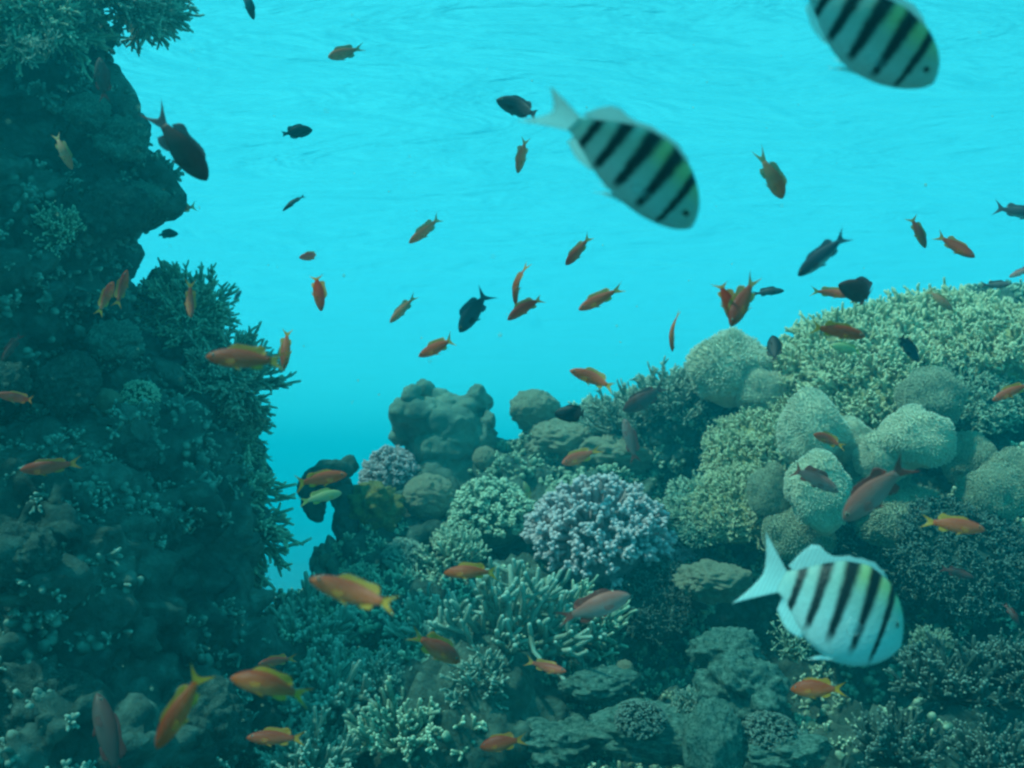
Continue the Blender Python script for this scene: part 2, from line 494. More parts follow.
dg = bpy.context.evaluated_depsgraph_get()
BV = {}
for k_, o_ in (('cliff', cliff), ('ridge', ridge)):
    BV[k_] = BVHTree.FromObject(o_, dg)

def hit(px, py, which=('cliff', 'ridge')):
    d = direction(px, py).normalized()
    best = None
    for k in which:
        loc, nor, idx, dist = BV[k].ray_cast(Vector((0, 0, 0)), d)
        if loc is not None and (best is None or dist < best[2]):
            best = (loc, nor, dist)
    return best

# ------------------------------------------------------------------ coral builders (unit size about 1, base at the origin, growing along +Z)
def unit(v):
    return v / (np.linalg.norm(v, axis=-1, keepdims=True) + 1e-9)

def paths(S, D, L, k, rg, wig=0.15, up=0.0):
    """start points, directions, lengths -> wobbling centre lines"""
    B = len(S)
    P = np.zeros((B, k, 3)); P[:, 0] = S
    d = unit(D)
    for i in range(1, k):
        d = unit(d + rg.normal(0, wig, (B, 3)) + np.array((0, 0, up)))
        P[:, i] = P[:, i - 1] + d * (np.asarray(L) / (k - 1)).reshape(-1, 1)
    return P

def pick(P, rg, m, lo=0.3, hi=0.95):
    """m points along random parents, with the direction there"""
    B, k, _ = P.shape
    b = rg.integers(0, B, m); t = rg.uniform(lo, hi, m) * (k - 1)
    i = np.minimum(t.astype(int), k - 2); f = (t - i)[:, None]
    S = P[b, i] * (1 - f) + P[b, i + 1] * f
    return S, unit(P[b, i + 1] - P[b, i]), t / (k - 1)

def hemi(B, rg, lo=0.0, flat=1.0):
    z = rg.uniform(lo, 1, B); a = rg.uniform(0, 2 * math.pi, B)
    r = np.sqrt(np.maximum(0, 1 - z * z))
    return unit(np.stack([r * np.cos(a), r * np.sin(a), z * flat], 1))

def bush(seed, n0=34, n1=230, n2=420, thick=0.030, flat=0.8, lo=0.05, wig=0.16, up=0.12, spread=0.75, k=5):
    rg = np.random.default_rng(seed)
    mb = MB()
    D = hemi(n0, rg, lo, flat)
    L = rg.uniform(0.6, 0.85, n0)
    P0 = paths(np.zeros((n0, 3)) - D * 0.02, D, L, k, rg, wig, up)
    mb.tubes(P0, np.linspace(thick * 1.7, thick * 1.0, k)[None], 6, t0=0, t1=0.6)
    S, d, t = pick(P0, rg, n1, 0.3, 1.0)
    D1 = unit(d + rg.normal(0, spread, (n1, 3)) * 0.7 + 0.35 * unit(S))
    P1 = paths(S, D1, rg.uniform(0.16, 0.36, n1), 4, rg, wig, up)
    mb.tubes(P1, np.linspace(thick * 1.1, thick * 0.75, 4)[None], 6, t0=0.15, t1=0.95)
    S, d, t = pick(P1, rg, n2, 0.2, 0.95)
    D2 = unit(d + rg.normal(0, spread, (n2, 3)) * 0.8 + 0.3 * unit(S))
    P2 = paths(S, D2, rg.uniform(0.07, 0.15, n2), 3, rg, wig, up)
    mb.tubes(P2, np.linspace(thick * 0.85, thick * 0.6, 3)[None], 5, t0=0.4, t1=1.0)
    return mb

def cauliflower(seed, n=300, thick=0.042):
    """dome of stubby branches that end in clustered knobs"""
    rg = np.random.default_rng(seed)
    i = np.arange(n) + 0.5
    z = 1 - i / n * 1.02; a = i * 2.39996
    r = np.sqrt(np.maximum(0, 1 - z * z))
    D = unit(np.stack([r * np.cos(a), r * np.sin(a), z * 0.85], 1) + rg.normal(0, 0.05, (n, 3)))
    mb = MB()
    mb.add(SV * np.array((.7, .7, .62)), SQ, ST)
    L = rg.uniform(0.86, 1.0, n) * (1 + 0.10 * vnoise(D + seed, 2.5, seed))
    P = paths(np.zeros((n, 3)), D, L * 0.88, 5, rg, 0.05)
    mb.tubes(P, np.array([.03, .035, .04, .05, .055])[None] * thick / 0.05, 7, t0=0, t1=0.5)
    m = n * 7
    S = np.repeat(P[:, -1], 7, 0); d = np.repeat(D, 7, 0)
    D1 = unit(d + rg.normal(0, 0.75, (m, 3)))
    P1 = paths(S - D1 * 0.01, D1, rg.uniform(0.05, 0.11, m), 3, rg, 0.1)
    mb.tubes(P1, (np.array([.7, .95, 1.05])[None] * rg.uniform(0.5, 0.8, (m, 1))) * thick, 6, t0=0.4, t1=1.0)
    return mb

def twig_mound(seed, n=360, thick=0.020, h=0.55, lean=(-0.25, -0.1, 0.6), k2=3, k3=3, sz=0.24):
    """low mound thickly covered by small forking twigs"""
    rg = np.random.default_rng(seed)
    mb = MB()
    V = SV.copy(); V[:, 2] = np.maximum(V[:, 2], -0.2)
    nz = fbm(V + seed, 2.2, 3, seed)
    V = V * (1 + 0.12 * nz)[:, None] * np.array((0.92, 0.92, h * 0.92))
    mb.add(V, SQ, ST)
    D = hemi(n, rg, 0.0); D[:, 2] = D[:, 2]
    nz = fbm(D + seed, 2.2, 3, seed)
    S = D * (1 + 0.12 * nz)[:, None] * np.array((0.9, 0.9, h * 0.9))
    D0 = unit(D * np.array((1, 1, 1 / h)) * 0.7 + np.array(lean) + rg.normal(0, 0.35, (n, 3)))
    P0 = paths(S, D0, rg.uniform(0.7, 1.2, n) * sz, 4, rg, 0.2, 0.05)
    mb.tubes(P0, np.linspace(thick * 1.3, thick, 4)[None], 5, t0=0.0, t1=0.85)
    S, d, t = pick(P0, rg, n * k2, 0.25, 1.0)
    P1 = paths(S, unit(d + rg.normal(0, 0.6, S.shape)), rg.uniform(0.4, 0.8, len(S)) * sz, 3, rg, 0.25, 0.05)
    mb.tubes(P1, np.linspace(thick, thick * 0.8, 3)[None], 5, t0=0.3, t1=1.0)
    S, d, t = pick(P1, rg, n * k3, 0.3, 1.0)
    P2 = paths(S, unit(d + rg.normal(0, 0.7, S.shape)), rg.uniform(0.2, 0.4, len(S)) * sz, 3, rg, 0.2, 0.05)
    mb.tubes(P2, np.linspace(thick * 0.9, thick * 0.75, 3)[None], 5, t0=0.6, t1=1.0)
    return mb

def fingers(seed, n0=42, thick=0.05, flat=0.9, lo=0.1):
    """fat blunt fingers with short side lobes"""
    rg = np.random.default_rng(seed)
    mb = MB()
    D = hemi(n0, rg, lo, flat)
    P0 = paths(D * 0.1, D, rg.uniform(0.6, 0.95, n0), 6, rg, 0.2, 0.12)
    mb.tubes(P0, np.array([1.3, 1.1, 1.0, 1.0, .95, .85])[None] * thick * rg.uniform(.8, 1.15, (n0, 1)), 7, t0=0, t1=1)
    m = n0 * 4
    S, d, t = pick(P0, rg, m, 0.3, 0.95)
    P1 = paths(S, unit(d * 0.6 + rg.normal(0, 0.6, (m, 3)) + np.array((0, 0, .3))), rg.uniform(0.1, 0.3, m), 4, rg, 0.2, 0.1)
    mb.tubes(P1, np.array([1, .95, .9, .8])[None] * thick * 0.85, 7, t0=0.2, t1=1)
    return mb

def polyp_dome(seed, n=3200, length=0.062, thick=0.017, lump=0.20, h=0.95):
    """round head covered by soft short polyps"""
    rg = np.random.default_rng(seed)
    mb = MB()
    def shp(Dn):
        return Dn * (1 + lump * fbm(Dn + seed * 3.1, 1.7, 2, seed))[:, None] * np.array((1, 1, h))
    mb.add(shp(SV) * 0.96, SQ, ST)
    i = np.arange(n) + 0.5
    z = 1 - i / n * 1.75; a = i * 2.39996
    r = np.sqrt(np.maximum(0, 1 - z * z))
    D = unit(np.stack([r * np.cos(a), r * np.sin(a), z], 1) + rg.normal(0, 0.02, (n, 3)))
    S = shp(D) * 0.95
    sway = np.stack([vnoise(D, 3.0, seed + s) for s in (1, 2, 3)], 1) * 0.5
    P = paths(S, unit(D + sway * 0.8 + rg.normal(0, 0.22, (n, 3))), rg.uniform(0.7, 1.3, n) * length, 3, rg, 0.18)
    mb.tubes(P, np.array([1.0, .9, .85])[None] * thick, 4, t0=0.1, t1=1)
    return mb

def boulder(seed, lump=0.18, knob=0.05, h=0.8, f=1.6, kf=5.0, n=110, m=72):
    V, Q, T = sphere(n, m)
    d = lump * fbm(V + seed * 1.7, f, 3, seed) + knob * 2 * (0.5 - worley(V + seed, kf, seed)) + 0.06 * fbm(V, 5, 5, seed, .62)
    mb = MB()
    mb.add(V * (1 + d)[:, None] * np.array((1, 1, h)) + np.array((0, 0, h * 0.35)), Q, T)
    return mb

def toadstool(seed, folds=7, nr=60, na=170, stalk=0.5, fold=0.13):
    """thick stalk, flaring cap with a folded rim and a dished top"""
    prof = [(0.80, 0.0), (0.76, 0.18), (0.74, 0.38), (0.80, 0.56), (0.92, 0.72), (1.02, 0.84), (1.06, 0.96), (1.0, 1.06), (0.86, 1.06), (0.68, 0.96), (0.42, 0.90), (0.18, 0.92), (0.0, 0.92)]
    t = np.linspace(0, len(prof) - 1, nr); i = np.minimum(t.astype(int), len(prof) - 2); f = t - i
    f = f * f * (3 - 2 * f) * 0.5 + f * 0.5
    pr = np.array(prof); pp = pr[i] * (1 - f)[:, None] + pr[i + 1] * f[:, None]
    rg = np.random.default_rng(seed)
    th = np.arange(na) * 2 * math.pi / na
    Rr, TH = np.meshgrid(pp[:, 0], th, indexing='ij'); Z = np.repeat(pp[:, 1][:, None], na, 1)
    rim = np.clip((np.arange(nr) / (nr - 1) - 0.25) / 0.25, 0, 1) * np.clip((1.0 - np.arange(nr) / (nr - 1)) / 0.3, 0, 1)
    ph = rg.uniform(0, 6.28, 3)
    wv = np.sin(folds * TH + ph[0]) * 0.6 + np.sin((folds + 3) * TH + ph[1]) * 0.4
    Z = Z + rim[:, None] * fold * wv
    Rr = Rr * (1 + rim[:, None] * 0.16 * np.sin(folds * TH + ph[0] + 1.2)) 
    V = np.stack([Rr * np.cos(TH), Rr * np.sin(TH), Z], 2).reshape(-1, 3)
    d = np.stack([fbm(V + seed, 3.0, 3, seed + s) for s in (1, 2, 3)], 1) * 0.07
    V = V + d
    Nn = V.copy(); Nn[:, 2] -= 0.7; Nn = unit(Nn)
    V = V + Nn * (0.16 * (np.repeat(rim, na)) * np.clip(0.5 - worley(V + seed * 2, 5.5, seed + 3), -.1, .5) * 1.6)[:, None]
    V = V + Nn * (0.12 * (0.6 - worley(V + seed, 3.6, seed)))[:, None]
    ii, jj = np.meshgrid(np.arange(nr - 1), np.arange(na), indexing='ij')
    a = (ii * na + jj).ravel(); b = (ii * na + (jj + 1) % na).ravel()
    mb = MB(); mb.add(V, np.stack([a, b, b + na, a + na], 1), tip=np.clip((V[:, 2] - 0.55) * 1.2, 0, 1))
    return mb

def table(seed, n0=40, n=900, thick=0.014):
    """wide plate on a short foot, fringed and topped by small twigs"""
    rg = np.random.default_rng(seed)
    V, Q, T = sphere(60, 14)
    mb = MB()
    edge = 1 + 0.14 * fbm(np.stack([V[:, 0], V[:, 1], V[:, 2] * 0], 1), 2.2, 3, seed)
    V = V * np.array((0.9, 0.9, 0.05)) * edge[:, None]; V[:, 2] += 0.30 + 0.10 * (V[:, 0] ** 2 + V[:, 1] ** 2)
    mb.add(V, Q, T)
    a = np.linspace(0, 2 * math.pi, n0, endpoint=False); D = np.stack([np.cos(a), np.sin(a), np.full(n0, .32)], 1)
    P = paths(np.zeros((n0, 3)), D, np.full(n0, 0.95), 5, rg, 0.05)
    mb.tubes(P, np.linspace(.06, .02, 5)[None], 5, t1=0.2)
    rr = np.sqrt(rg.uniform(0.0, 1.0, n)) * 0.93; a = rg.uniform(0, 2 * math.pi, n)
    q = np.stack([rr * np.cos(a), rr * np.sin(a), 0.30 + 0.10 * rr * rr + 0.02], 1)
    q[:, :2] *= (1 + 0.14 * fbm(np.stack([np.cos(a), np.sin(a), a * 0], 1), 2.2, 3, seed))[:, None]
    side = (rr > 0.72)[:, None] * np.stack([np.cos(a), np.sin(a), a * 0], 1) * 1.3
    D = unit(np.array((0, 0, 1.0)) + side + rg.normal(0, .3, (n, 3)))
    P = paths(q, D, rg.uniform(.08, .17, n), 3, rg, .15)
    mb.tubes(P, np.linspace(thick * 1.3, thick, 3)[None], 5, t0=0.2, t1=1)
    S, d, t = pick(P, rg, n * 2, 0.2, 0.9)
    P = paths(S, unit(d + rg.normal(0, .5, S.shape)), rg.uniform(.04, .09, n * 2), 3, rg, .15)
    mb.tubes(P, np.linspace(thick, thick * .8, 3)[None], 4, t0=0.5, t1=1)
    return mb

def whip(seed, n0=10, thick=0.02):
    """sparse open branching colony"""
    rg = np.random.default_rng(seed)
    mb = MB()
    D = hemi(n0, rg, 0.3, 1.2)
    P0 = paths(np.zeros((n0, 3)), D, rg.uniform(.6, .9, n0), 6, rg, .22, .1)
    mb.tubes(P0, np.linspace(thick * 1.6, thick, 6)[None], 6, t1=.6)
    S, d, t = pick(P0, rg, n0 * 6, .3, 1)
    P1 = paths(S, unit(d + rg.normal(0, .6, S.shape)), rg.uniform(.15, .4, len(S)), 5, rg, .25, .1)
    mb.tubes(P1, np.linspace(thick * 1.1, thick * .8, 5)[None], 6, t0=.2, t1=.9)
    S, d, t = pick(P1, rg, n0 * 14, .3, 1)
    P2 = paths(S, unit(d + rg.normal(0, .7, S.shape)), rg.uniform(.05, .14, len(S)), 3, rg, .2, .1)
    mb.tubes(P2, np.linspace(thick, thick * .8, 3)[None], 5, t0=.5, t1=1)
    return mb

SRC = {}
def source(kind, var, material):
    key = (kind, var, material)
    if key not in SRC:
        f = {'bush': lambda: bush(10 + var), 'finebush': lambda: bush(40 + var, 46, 420, 900, 0.019, 0.75),
             'stubby': lambda: bush(70 + var, 40, 260, 500, 0.040, 0.7, wig=0.1),
             'sidebush': lambda: bush(90 + var, 60, 560, 1300, 0.024, 0.7, lo=-0.35, up=0.02),
             'cauliflower': lambda: cauliflower(20 + var), 'mound': lambda: twig_mound(30 + var),
             'finemound': lambda: twig_mound(35 + var, 460, 0.017, 0.5, sz=0.19),
             'fingers': lambda: fingers(50 + var, 60, 0.036), 'longfingers': lambda: fingers(55 + var, 64, 0.030, 1.0, 0.1),
             'dome': lambda: polyp_dome(60 + var), 'shag': lambda: polyp_dome(66 + var, 3600, 0.09, 0.016, 0.25),
             'boulder': lambda: boulder(80 + var, .2, .09), 'knobbly': lambda: boulder(85 + var, .25, .13, .8, 1.6, 3.0),
             'round': lambda: boulder(95 + var, .07, .03, .95, 1.4, 9.0), 'cone': lambda: boulder(99 + var, .10, .03, 1.5, 1.4, 6.0),
             'toadstool': lambda: toadstool(4 + var), 'table': lambda: table(7 + var), 'whip': lambda: whip(3 + var)}[kind]
        SRC[key] = f().mesh(kind, M[material])
    return SRC[key]

NAMES = {'bush': ('branching_coral', 'coral'), 'finebush': ('branching_coral', 'coral'), 'stubby': ('branching_coral', 'coral'), 'sidebush': ('branching_coral', 'coral'),
         'cauliflower': ('cauliflower_coral', 'coral'), 'mound': ('fire_coral', 'coral'), 'finemound': ('fire_coral', 'coral'),
         'fingers': ('finger_coral', 'coral'), 'longfingers': ('finger_coral', 'coral'), 'dome': ('dome_coral', 'coral'), 'shag': ('dome_coral', 'coral'),
         'boulder': ('boulder_coral', 'coral'), 'knobbly': ('boulder_coral', 'coral'), 'round': ('boulder_coral', 'coral'), 'cone': ('boulder_coral', 'coral'),
         'toadstool': ('leather_coral', 'coral'), 'table': ('table_coral', 'coral'), 'whip': ('staghorn_coral', 'coral')}
GROUPS = {'branching_coral': 'branching corals on the reef', 'cauliflower_coral': 'cauliflower corals on the reef', 'fire_coral': 'fire coral colonies on the right slope',
          'finger_coral': 'finger corals on the reef', 'dome_coral': 'furry domed coral heads', 'boulder_coral': 'boulder corals and coral rocks',
          'leather_coral': 'leather corals', 'table_coral': 'table corals', 'staghorn_coral': 'open staghorn corals'}
rng = random.Random(5)
def coral(kind, material, px, py, Y, rpx, label, up=(0, 0, 1), sz=(1, 1, 1), var=0, spin=None):
    """px,py: middle of the colony's base, rpx: its radius as seen, up: growth direction"""
    nm, cat = NAMES[kind]
    s = rpx * Y / FPX
    o = obj(nm, source(kind, var, material), label=label, cat=cat, group=GROUPS[nm])
    q = Vector(up).normalized().to_track_quat('Z', 'Y').to_matrix()
    a = rng.uniform(0, 6.28) if spin is None else spin
    Mx = Matrix.Translation(at(px, py, Y)) @ q.to_4x4() @ Matrix.Rotation(a, 4, 'Z') @ Matrix.Diagonal((s * sz[0], s * sz[1], s * sz[2], 1))
    o.matrix_world = Mx
    return o

# --- left cliff
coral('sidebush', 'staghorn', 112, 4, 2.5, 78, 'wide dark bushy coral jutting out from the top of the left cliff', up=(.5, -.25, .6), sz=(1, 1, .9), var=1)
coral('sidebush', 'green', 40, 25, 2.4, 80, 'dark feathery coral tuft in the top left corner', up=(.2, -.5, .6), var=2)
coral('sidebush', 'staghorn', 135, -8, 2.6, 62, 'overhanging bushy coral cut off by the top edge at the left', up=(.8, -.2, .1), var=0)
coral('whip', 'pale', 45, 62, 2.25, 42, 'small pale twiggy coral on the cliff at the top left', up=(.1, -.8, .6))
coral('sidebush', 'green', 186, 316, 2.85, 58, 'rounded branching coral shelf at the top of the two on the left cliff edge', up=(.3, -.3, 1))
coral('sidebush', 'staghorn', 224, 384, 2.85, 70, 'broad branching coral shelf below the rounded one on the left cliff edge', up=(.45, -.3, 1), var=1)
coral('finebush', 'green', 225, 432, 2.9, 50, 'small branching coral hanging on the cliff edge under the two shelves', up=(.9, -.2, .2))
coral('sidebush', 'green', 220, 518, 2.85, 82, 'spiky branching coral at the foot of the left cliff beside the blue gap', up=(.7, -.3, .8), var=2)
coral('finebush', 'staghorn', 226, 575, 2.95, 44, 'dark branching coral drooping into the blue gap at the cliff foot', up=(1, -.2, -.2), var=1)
coral('knobbly', 'lump', 122, 145, 2.45, 26, 'knobbly crusted coral lump on the upper left cliff edge', up=(.3, -.6, .6))
coral('boulder', 'lump', 88, 118, 2.4, 22, 'pale topped coral lump below the jutting bushy coral on the left cliff', up=(.3, -.6, .6), var=1)
coral('knobbly', 'lump', 144, 200, 2.5, 18, 'rounded coral knob sticking out of the cliff beside the dark forked fish', up=(.5, -.5, .4), var=1)
coral('boulder', 'cliff', 118, 215, 2.4, 30, 'lumpy crusted coral bulge left of the cliff knob', up=(.1, -.8, .4), var=2)
coral('knobbly', 'lump', 118, 345, 2.45, 24, 'pale ridged coral lump halfway up the left cliff', up=(.1, -.8, .6), var=2)
coral('round', 'brain', 108, 408, 2.4, 15, 'small round pale coral head in the middle of the left cliff', up=(.1, -.8, .6))
coral('knobbly', 'lump', 140, 412, 2.45, 16, 'small knobbly coral right of the round head on the left cliff', up=(.1, -.8, .6), var=3)
coral('cauliflower', 'green', 140, 400, 2.45, 22, 'little knobby branching coral on the face of the left cliff', up=(.1, -.8, .7), var=1)
coral('boulder', 'cliff', 5, 385, 2.1, 22, 'grey coral bulge on the cliff at the left picture edge', up=(.3, -.8, .4), var=3)
coral('boulder', 'cliff', 165, 535, 2.4, 30, 'rough pale crust hanging on the lower left cliff', up=(.1, -.9, .3), sz=(1, .6, 1.2), var=1)
coral('round', 'brain', 190, 487, 2.6, 12, 'tiny smooth coral head near the cliff foot left of the spiky branches', up=(.1, -.8, .6), var=1)
coral('fingers', 'green', 60, 235, 2.35, 36, 'short fingered coral in the shadow of the upper left cliff', up=(.1, -.9, .4), var=2)
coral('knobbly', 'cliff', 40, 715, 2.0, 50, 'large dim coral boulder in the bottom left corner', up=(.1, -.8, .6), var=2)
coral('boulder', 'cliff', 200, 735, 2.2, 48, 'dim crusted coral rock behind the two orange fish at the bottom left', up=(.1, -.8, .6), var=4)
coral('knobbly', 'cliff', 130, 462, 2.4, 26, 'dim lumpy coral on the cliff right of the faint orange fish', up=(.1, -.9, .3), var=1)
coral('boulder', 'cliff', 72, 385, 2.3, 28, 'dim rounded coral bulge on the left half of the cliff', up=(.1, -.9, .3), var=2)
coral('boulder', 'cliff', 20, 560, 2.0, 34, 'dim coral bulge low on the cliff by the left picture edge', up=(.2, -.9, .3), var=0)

# --- bottom centre left, branching thickets
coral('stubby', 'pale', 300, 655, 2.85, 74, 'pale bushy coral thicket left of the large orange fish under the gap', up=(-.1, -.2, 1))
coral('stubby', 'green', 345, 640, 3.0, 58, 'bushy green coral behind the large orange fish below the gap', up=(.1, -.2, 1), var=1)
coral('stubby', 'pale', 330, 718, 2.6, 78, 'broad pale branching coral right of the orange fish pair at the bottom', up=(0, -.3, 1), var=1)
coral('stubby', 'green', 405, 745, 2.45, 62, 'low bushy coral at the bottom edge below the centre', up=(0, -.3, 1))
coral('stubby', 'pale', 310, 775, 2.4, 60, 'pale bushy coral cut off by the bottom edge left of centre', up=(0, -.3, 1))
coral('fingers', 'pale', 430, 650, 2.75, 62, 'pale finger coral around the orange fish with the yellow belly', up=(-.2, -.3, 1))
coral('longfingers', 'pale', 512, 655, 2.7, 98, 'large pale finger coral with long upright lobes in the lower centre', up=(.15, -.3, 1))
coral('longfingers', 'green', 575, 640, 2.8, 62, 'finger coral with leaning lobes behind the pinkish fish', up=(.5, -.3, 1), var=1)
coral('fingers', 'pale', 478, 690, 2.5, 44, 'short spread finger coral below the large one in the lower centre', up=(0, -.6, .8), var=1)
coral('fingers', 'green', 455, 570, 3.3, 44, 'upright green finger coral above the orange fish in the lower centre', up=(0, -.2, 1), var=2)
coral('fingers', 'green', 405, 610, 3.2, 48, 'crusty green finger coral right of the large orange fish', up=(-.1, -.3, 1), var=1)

# --- centre ridge
def lumpy(name, blobs, label, material, group, seed=3, vox=.007):
    o = blob_mass(name, blobs, [], M[material], vox, seed, (.014, .010, .010), 0, 4, .008, None)
    # put the origin at the foot of the colony
    n_ = len(o.data.vertices); P = np.zeros(n_ * 3); o.data.vertices.foreach_get('co', P); P = P.reshape(-1, 3)
    c = np.array((P[:, 0].mean(), P[:, 1].mean(), P[:, 2].min()))
    o.data.vertices.foreach_set('co', (P - c).ravel()); o.data.update(); o.location = c
    o['label'] = label; o['category'] = 'coral'; o['group'] = group
    return o
lumpy('leather_coral', [(446, 478, 4.1, 36, 36, .16), (445, 446, 4.1, 36, 30, .16), (442, 424, 4.1, 44, 22, .16), (418, 414, 4.05, 26, 17, .12), (401, 412, 4.0, 12, 13, .07), (397, 424, 4.05, 9, 10, .05),
    (410, 395, 4.0, 10, 11, .06), (424, 390, 4.12, 10, 9, .06), (436, 399, 4.15, 14, 9, .08), (452, 404, 4.12, 18, 9, .10), (466, 408, 4.12, 20, 12, .12),
    (477, 395, 4.1, 10, 13, .07), (487, 404, 4.12, 9, 12, .06), (491, 420, 4.05, 8, 11, .05), (493, 438, 4.12, 6, 9, .04), (482, 440, 4.1, 14, 22, .10), (402, 436, 4.1, 12, 10, .07)],
    'big grey leather coral with a lumpy flat crown rising in the middle', 'leather', GROUPS['leather_coral'])
coral('cauliflower', 'purple', 392, 478, 4.0, 34, 'violet knobby coral left of the big leather coral', up=(-.3, -.2, 1))
coral('cauliflower', 'purple', 372, 505, 3.9, 22, 'small violet knobby coral at the left foot of the leather coral', up=(-.3, -.2, 1), var=1)
coral('knobbly', 'yellow', 372, 515, 3.55, 32, 'mustard brown knobbly coral near the blue gap', var=1)
coral('round', 'brain', 428, 505, 3.6, 26, 'smooth pale round coral head under the big leather coral', sz=(1, 1, .9))
coral('cauliflower', 'green', 490, 520, 3.6, 50, 'dark leafy coral clump below right of the leather coral', up=(0, -.3, 1), sz=(1, 1, .9), var=1)
coral('cauliflower', 'green', 455, 545, 3.5, 26, 'small bumpy coral left of the dark leafy clump', up=(0, -.3, 1), var=0)
coral('round', 'brain', 485, 462, 3.9, 12, 'tiny round coral on top of the dark leafy clump', var=1)
coral('round', 'brain', 535, 418, 4.1, 25, 'round coral ball standing on the ridge beside the black oval fish', sz=(1, 1, .9), var=2)
coral('boulder', 'brain', 562, 452, 4.0, 38, 'dented coral boulder right of the round coral ball', sz=(1, 1, .75), var=1)
coral('boulder', 'brain', 610, 465, 3.9, 40, 'low coral boulder behind the purple cauliflower coral', sz=(1, 1, .7), var=2)
coral('finebush', 'staghorn', 628, 432, 3.9, 56, 'dark branching bush coral on the ridge right of the black oval fish', up=(-.2, -.2, 1))
coral('finebush', 'staghorn', 680, 420, 3.85, 66, 'wide dark branching coral left of the furry dome on the ridge', up=(-.2, -.2, 1), var=1)
coral('cauliflower', 'purple', 597, 545, 3.2, 78, 'large purple cauliflower coral in the middle of the reef', up=(0, -.25, 1), sz=(1, 1, .95))
coral('cauliflower', 'purple', 655, 548, 3.3, 40, 'small purple knobby coral merging into the right of the large one', up=(.2, -.2, 1), sz=(1, 1, .9), var=1)
coral('shag', 'dome', 731, 368, 3.6, 42, 'tall furry pale dome coral on top of the ridge left of the fire coral', up=(0, 0, 1), sz=(.95, .95, 1.0))
coral('shag', 'dome', 762, 392, 3.5, 24, 'small furry pale knob coral at the foot of the tall dome', var=1)
coral('knobbly', 'leather', 340, 585, 3.5, 28, 'dark coral trunk standing at the right side of the blue gap', sz=(1, 1, 1.6), var=2)
lumpy('leather_coral', [(350, 560, 3.5, 14, 30, .06), (345, 522, 3.5, 12, 26, .05), (340, 492, 3.5, 11, 18, .05), (333, 471, 3.45, 20, 8, .07), (350, 466, 3.5, 9, 7, .04),
    (317, 478, 3.5, 14, 9, .06), (306, 488, 3.5, 8, 10, .04), (314, 503, 3.5, 11, 15, .05), (316, 516, 3.5, 6, 6, .03), (326, 485, 3.5, 10, 8, .04)],
    'dark curled leather coral with a drooping knob in the blue gap', 'dim', GROUPS['leather_coral'], 8, .006)
coral('round', 'brain', 327, 564, 3.45, 9, 'tiny pale round coral on the edge of the blue gap', var=0)

# --- right slope
coral('mound', 'fire', 858, 376, 3.5, 76, 'pale twiggy fire coral mound below the dark red fish', up=(-.2, -.5, 1), sz=(1, 1, 1.1))
coral('mound', 'fire', 940, 352, 3.6, 80, 'twiggy fire coral crest near the top right of the slope', up=(-.1, -.4, 1), var=1)
coral('finemound', 'fire', 1012, 358, 3.3, 76, 'thin twigged fire coral at the right picture edge under the surface', up=(-.1, -.4, 1))
coral('mound', 'fire', 880, 395, 3.3, 66, 'twiggy fire coral patch just above the pair of furry domes', up=(-.2, -.7, .8), var=2)
coral('finemound', 'fire', 806, 412, 3.5, 56, 'lacy fire coral right of the small furry knob', up=(-.4, -.5, .8), var=1)
coral('finemound', 'fire', 760, 455, 3.4, 56, 'lacy fire coral left of the furry heads', up=(-.5, -.6, .7))
coral('mound', 'fire', 735, 510, 3.2, 44, 'net like fire coral above the dark hollow at the centre right', up=(-.4, -.7, .7), var=1)
coral('mound', 'green', 700, 520, 3.25, 38, 'greenish twiggy coral right of the purple cauliflower coral', up=(-.3, -.6, .8), var=2)
coral('stubby', 'green', 690, 500, 3.35, 30, 'small bushy green coral between the purple coral and the lacy fire coral', up=(-.2, -.3, 1))
coral('finemound', 'green', 975, 400, 3.2, 52, 'dark twiggy coral in the shade at the right side of the slope', up=(-.1, -.7, .7), var=1)
coral('dome', 'dome', 812, 430, 2.9, 32, 'furry pale dome coral topmost left of the cluster with a small orange fish', sz=(1, 1, 1.25))
coral('dome', 'dome', 848, 440, 2.95, 22, 'small furry dome coral touching the right of the topmost left one', var=1)
coral('dome', 'dome', 884, 457, 2.85, 27, 'furry dome coral between the large dark fish and the heart shaped pair', var=2)
coral('dome', 'dome', 915, 440, 2.8, 34, 'large bright furry dome coral on the right of the cluster', var=0)
coral('dome', 'domeshade', 930, 400, 3.0, 31, 'shaded furry dome coral behind the bright one on the right', var=1)
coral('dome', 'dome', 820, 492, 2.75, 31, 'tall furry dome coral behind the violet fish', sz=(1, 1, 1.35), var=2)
coral('dome', 'domeshade', 772, 492, 3.0, 22, 'dim furry dome coral left of the tall one behind the violet fish', sz=(1, 1, 1.3), var=0)
coral('dome', 'domeshade', 872, 480, 2.95, 34, 'dim furry dome coral behind the large red tailed fish', var=1)
coral('dome', 'domeshade', 990, 495, 2.75, 30, 'round furry coral ball by the right edge above the orange fish', var=0)
coral('dome', 'domeshade', 1015, 480, 2.9, 32, 'dim furry coral ball cut off by the right picture edge', var=2)
coral('dome', 'domeshade', 970, 462, 3.0, 28, 'dim furry coral ball above the round one near the right edge', var=1)
coral('dome', 'domeshade', 905, 520, 2.9, 44, 'wide shaded furry coral under the large red tailed fish', sz=(1, 1, .8), var=2)
coral('dome', 'domeshade', 800, 535, 2.95, 34, 'shaded furry coral under the tall dome left of the banded fish', sz=(1, 1, .9), var=0)

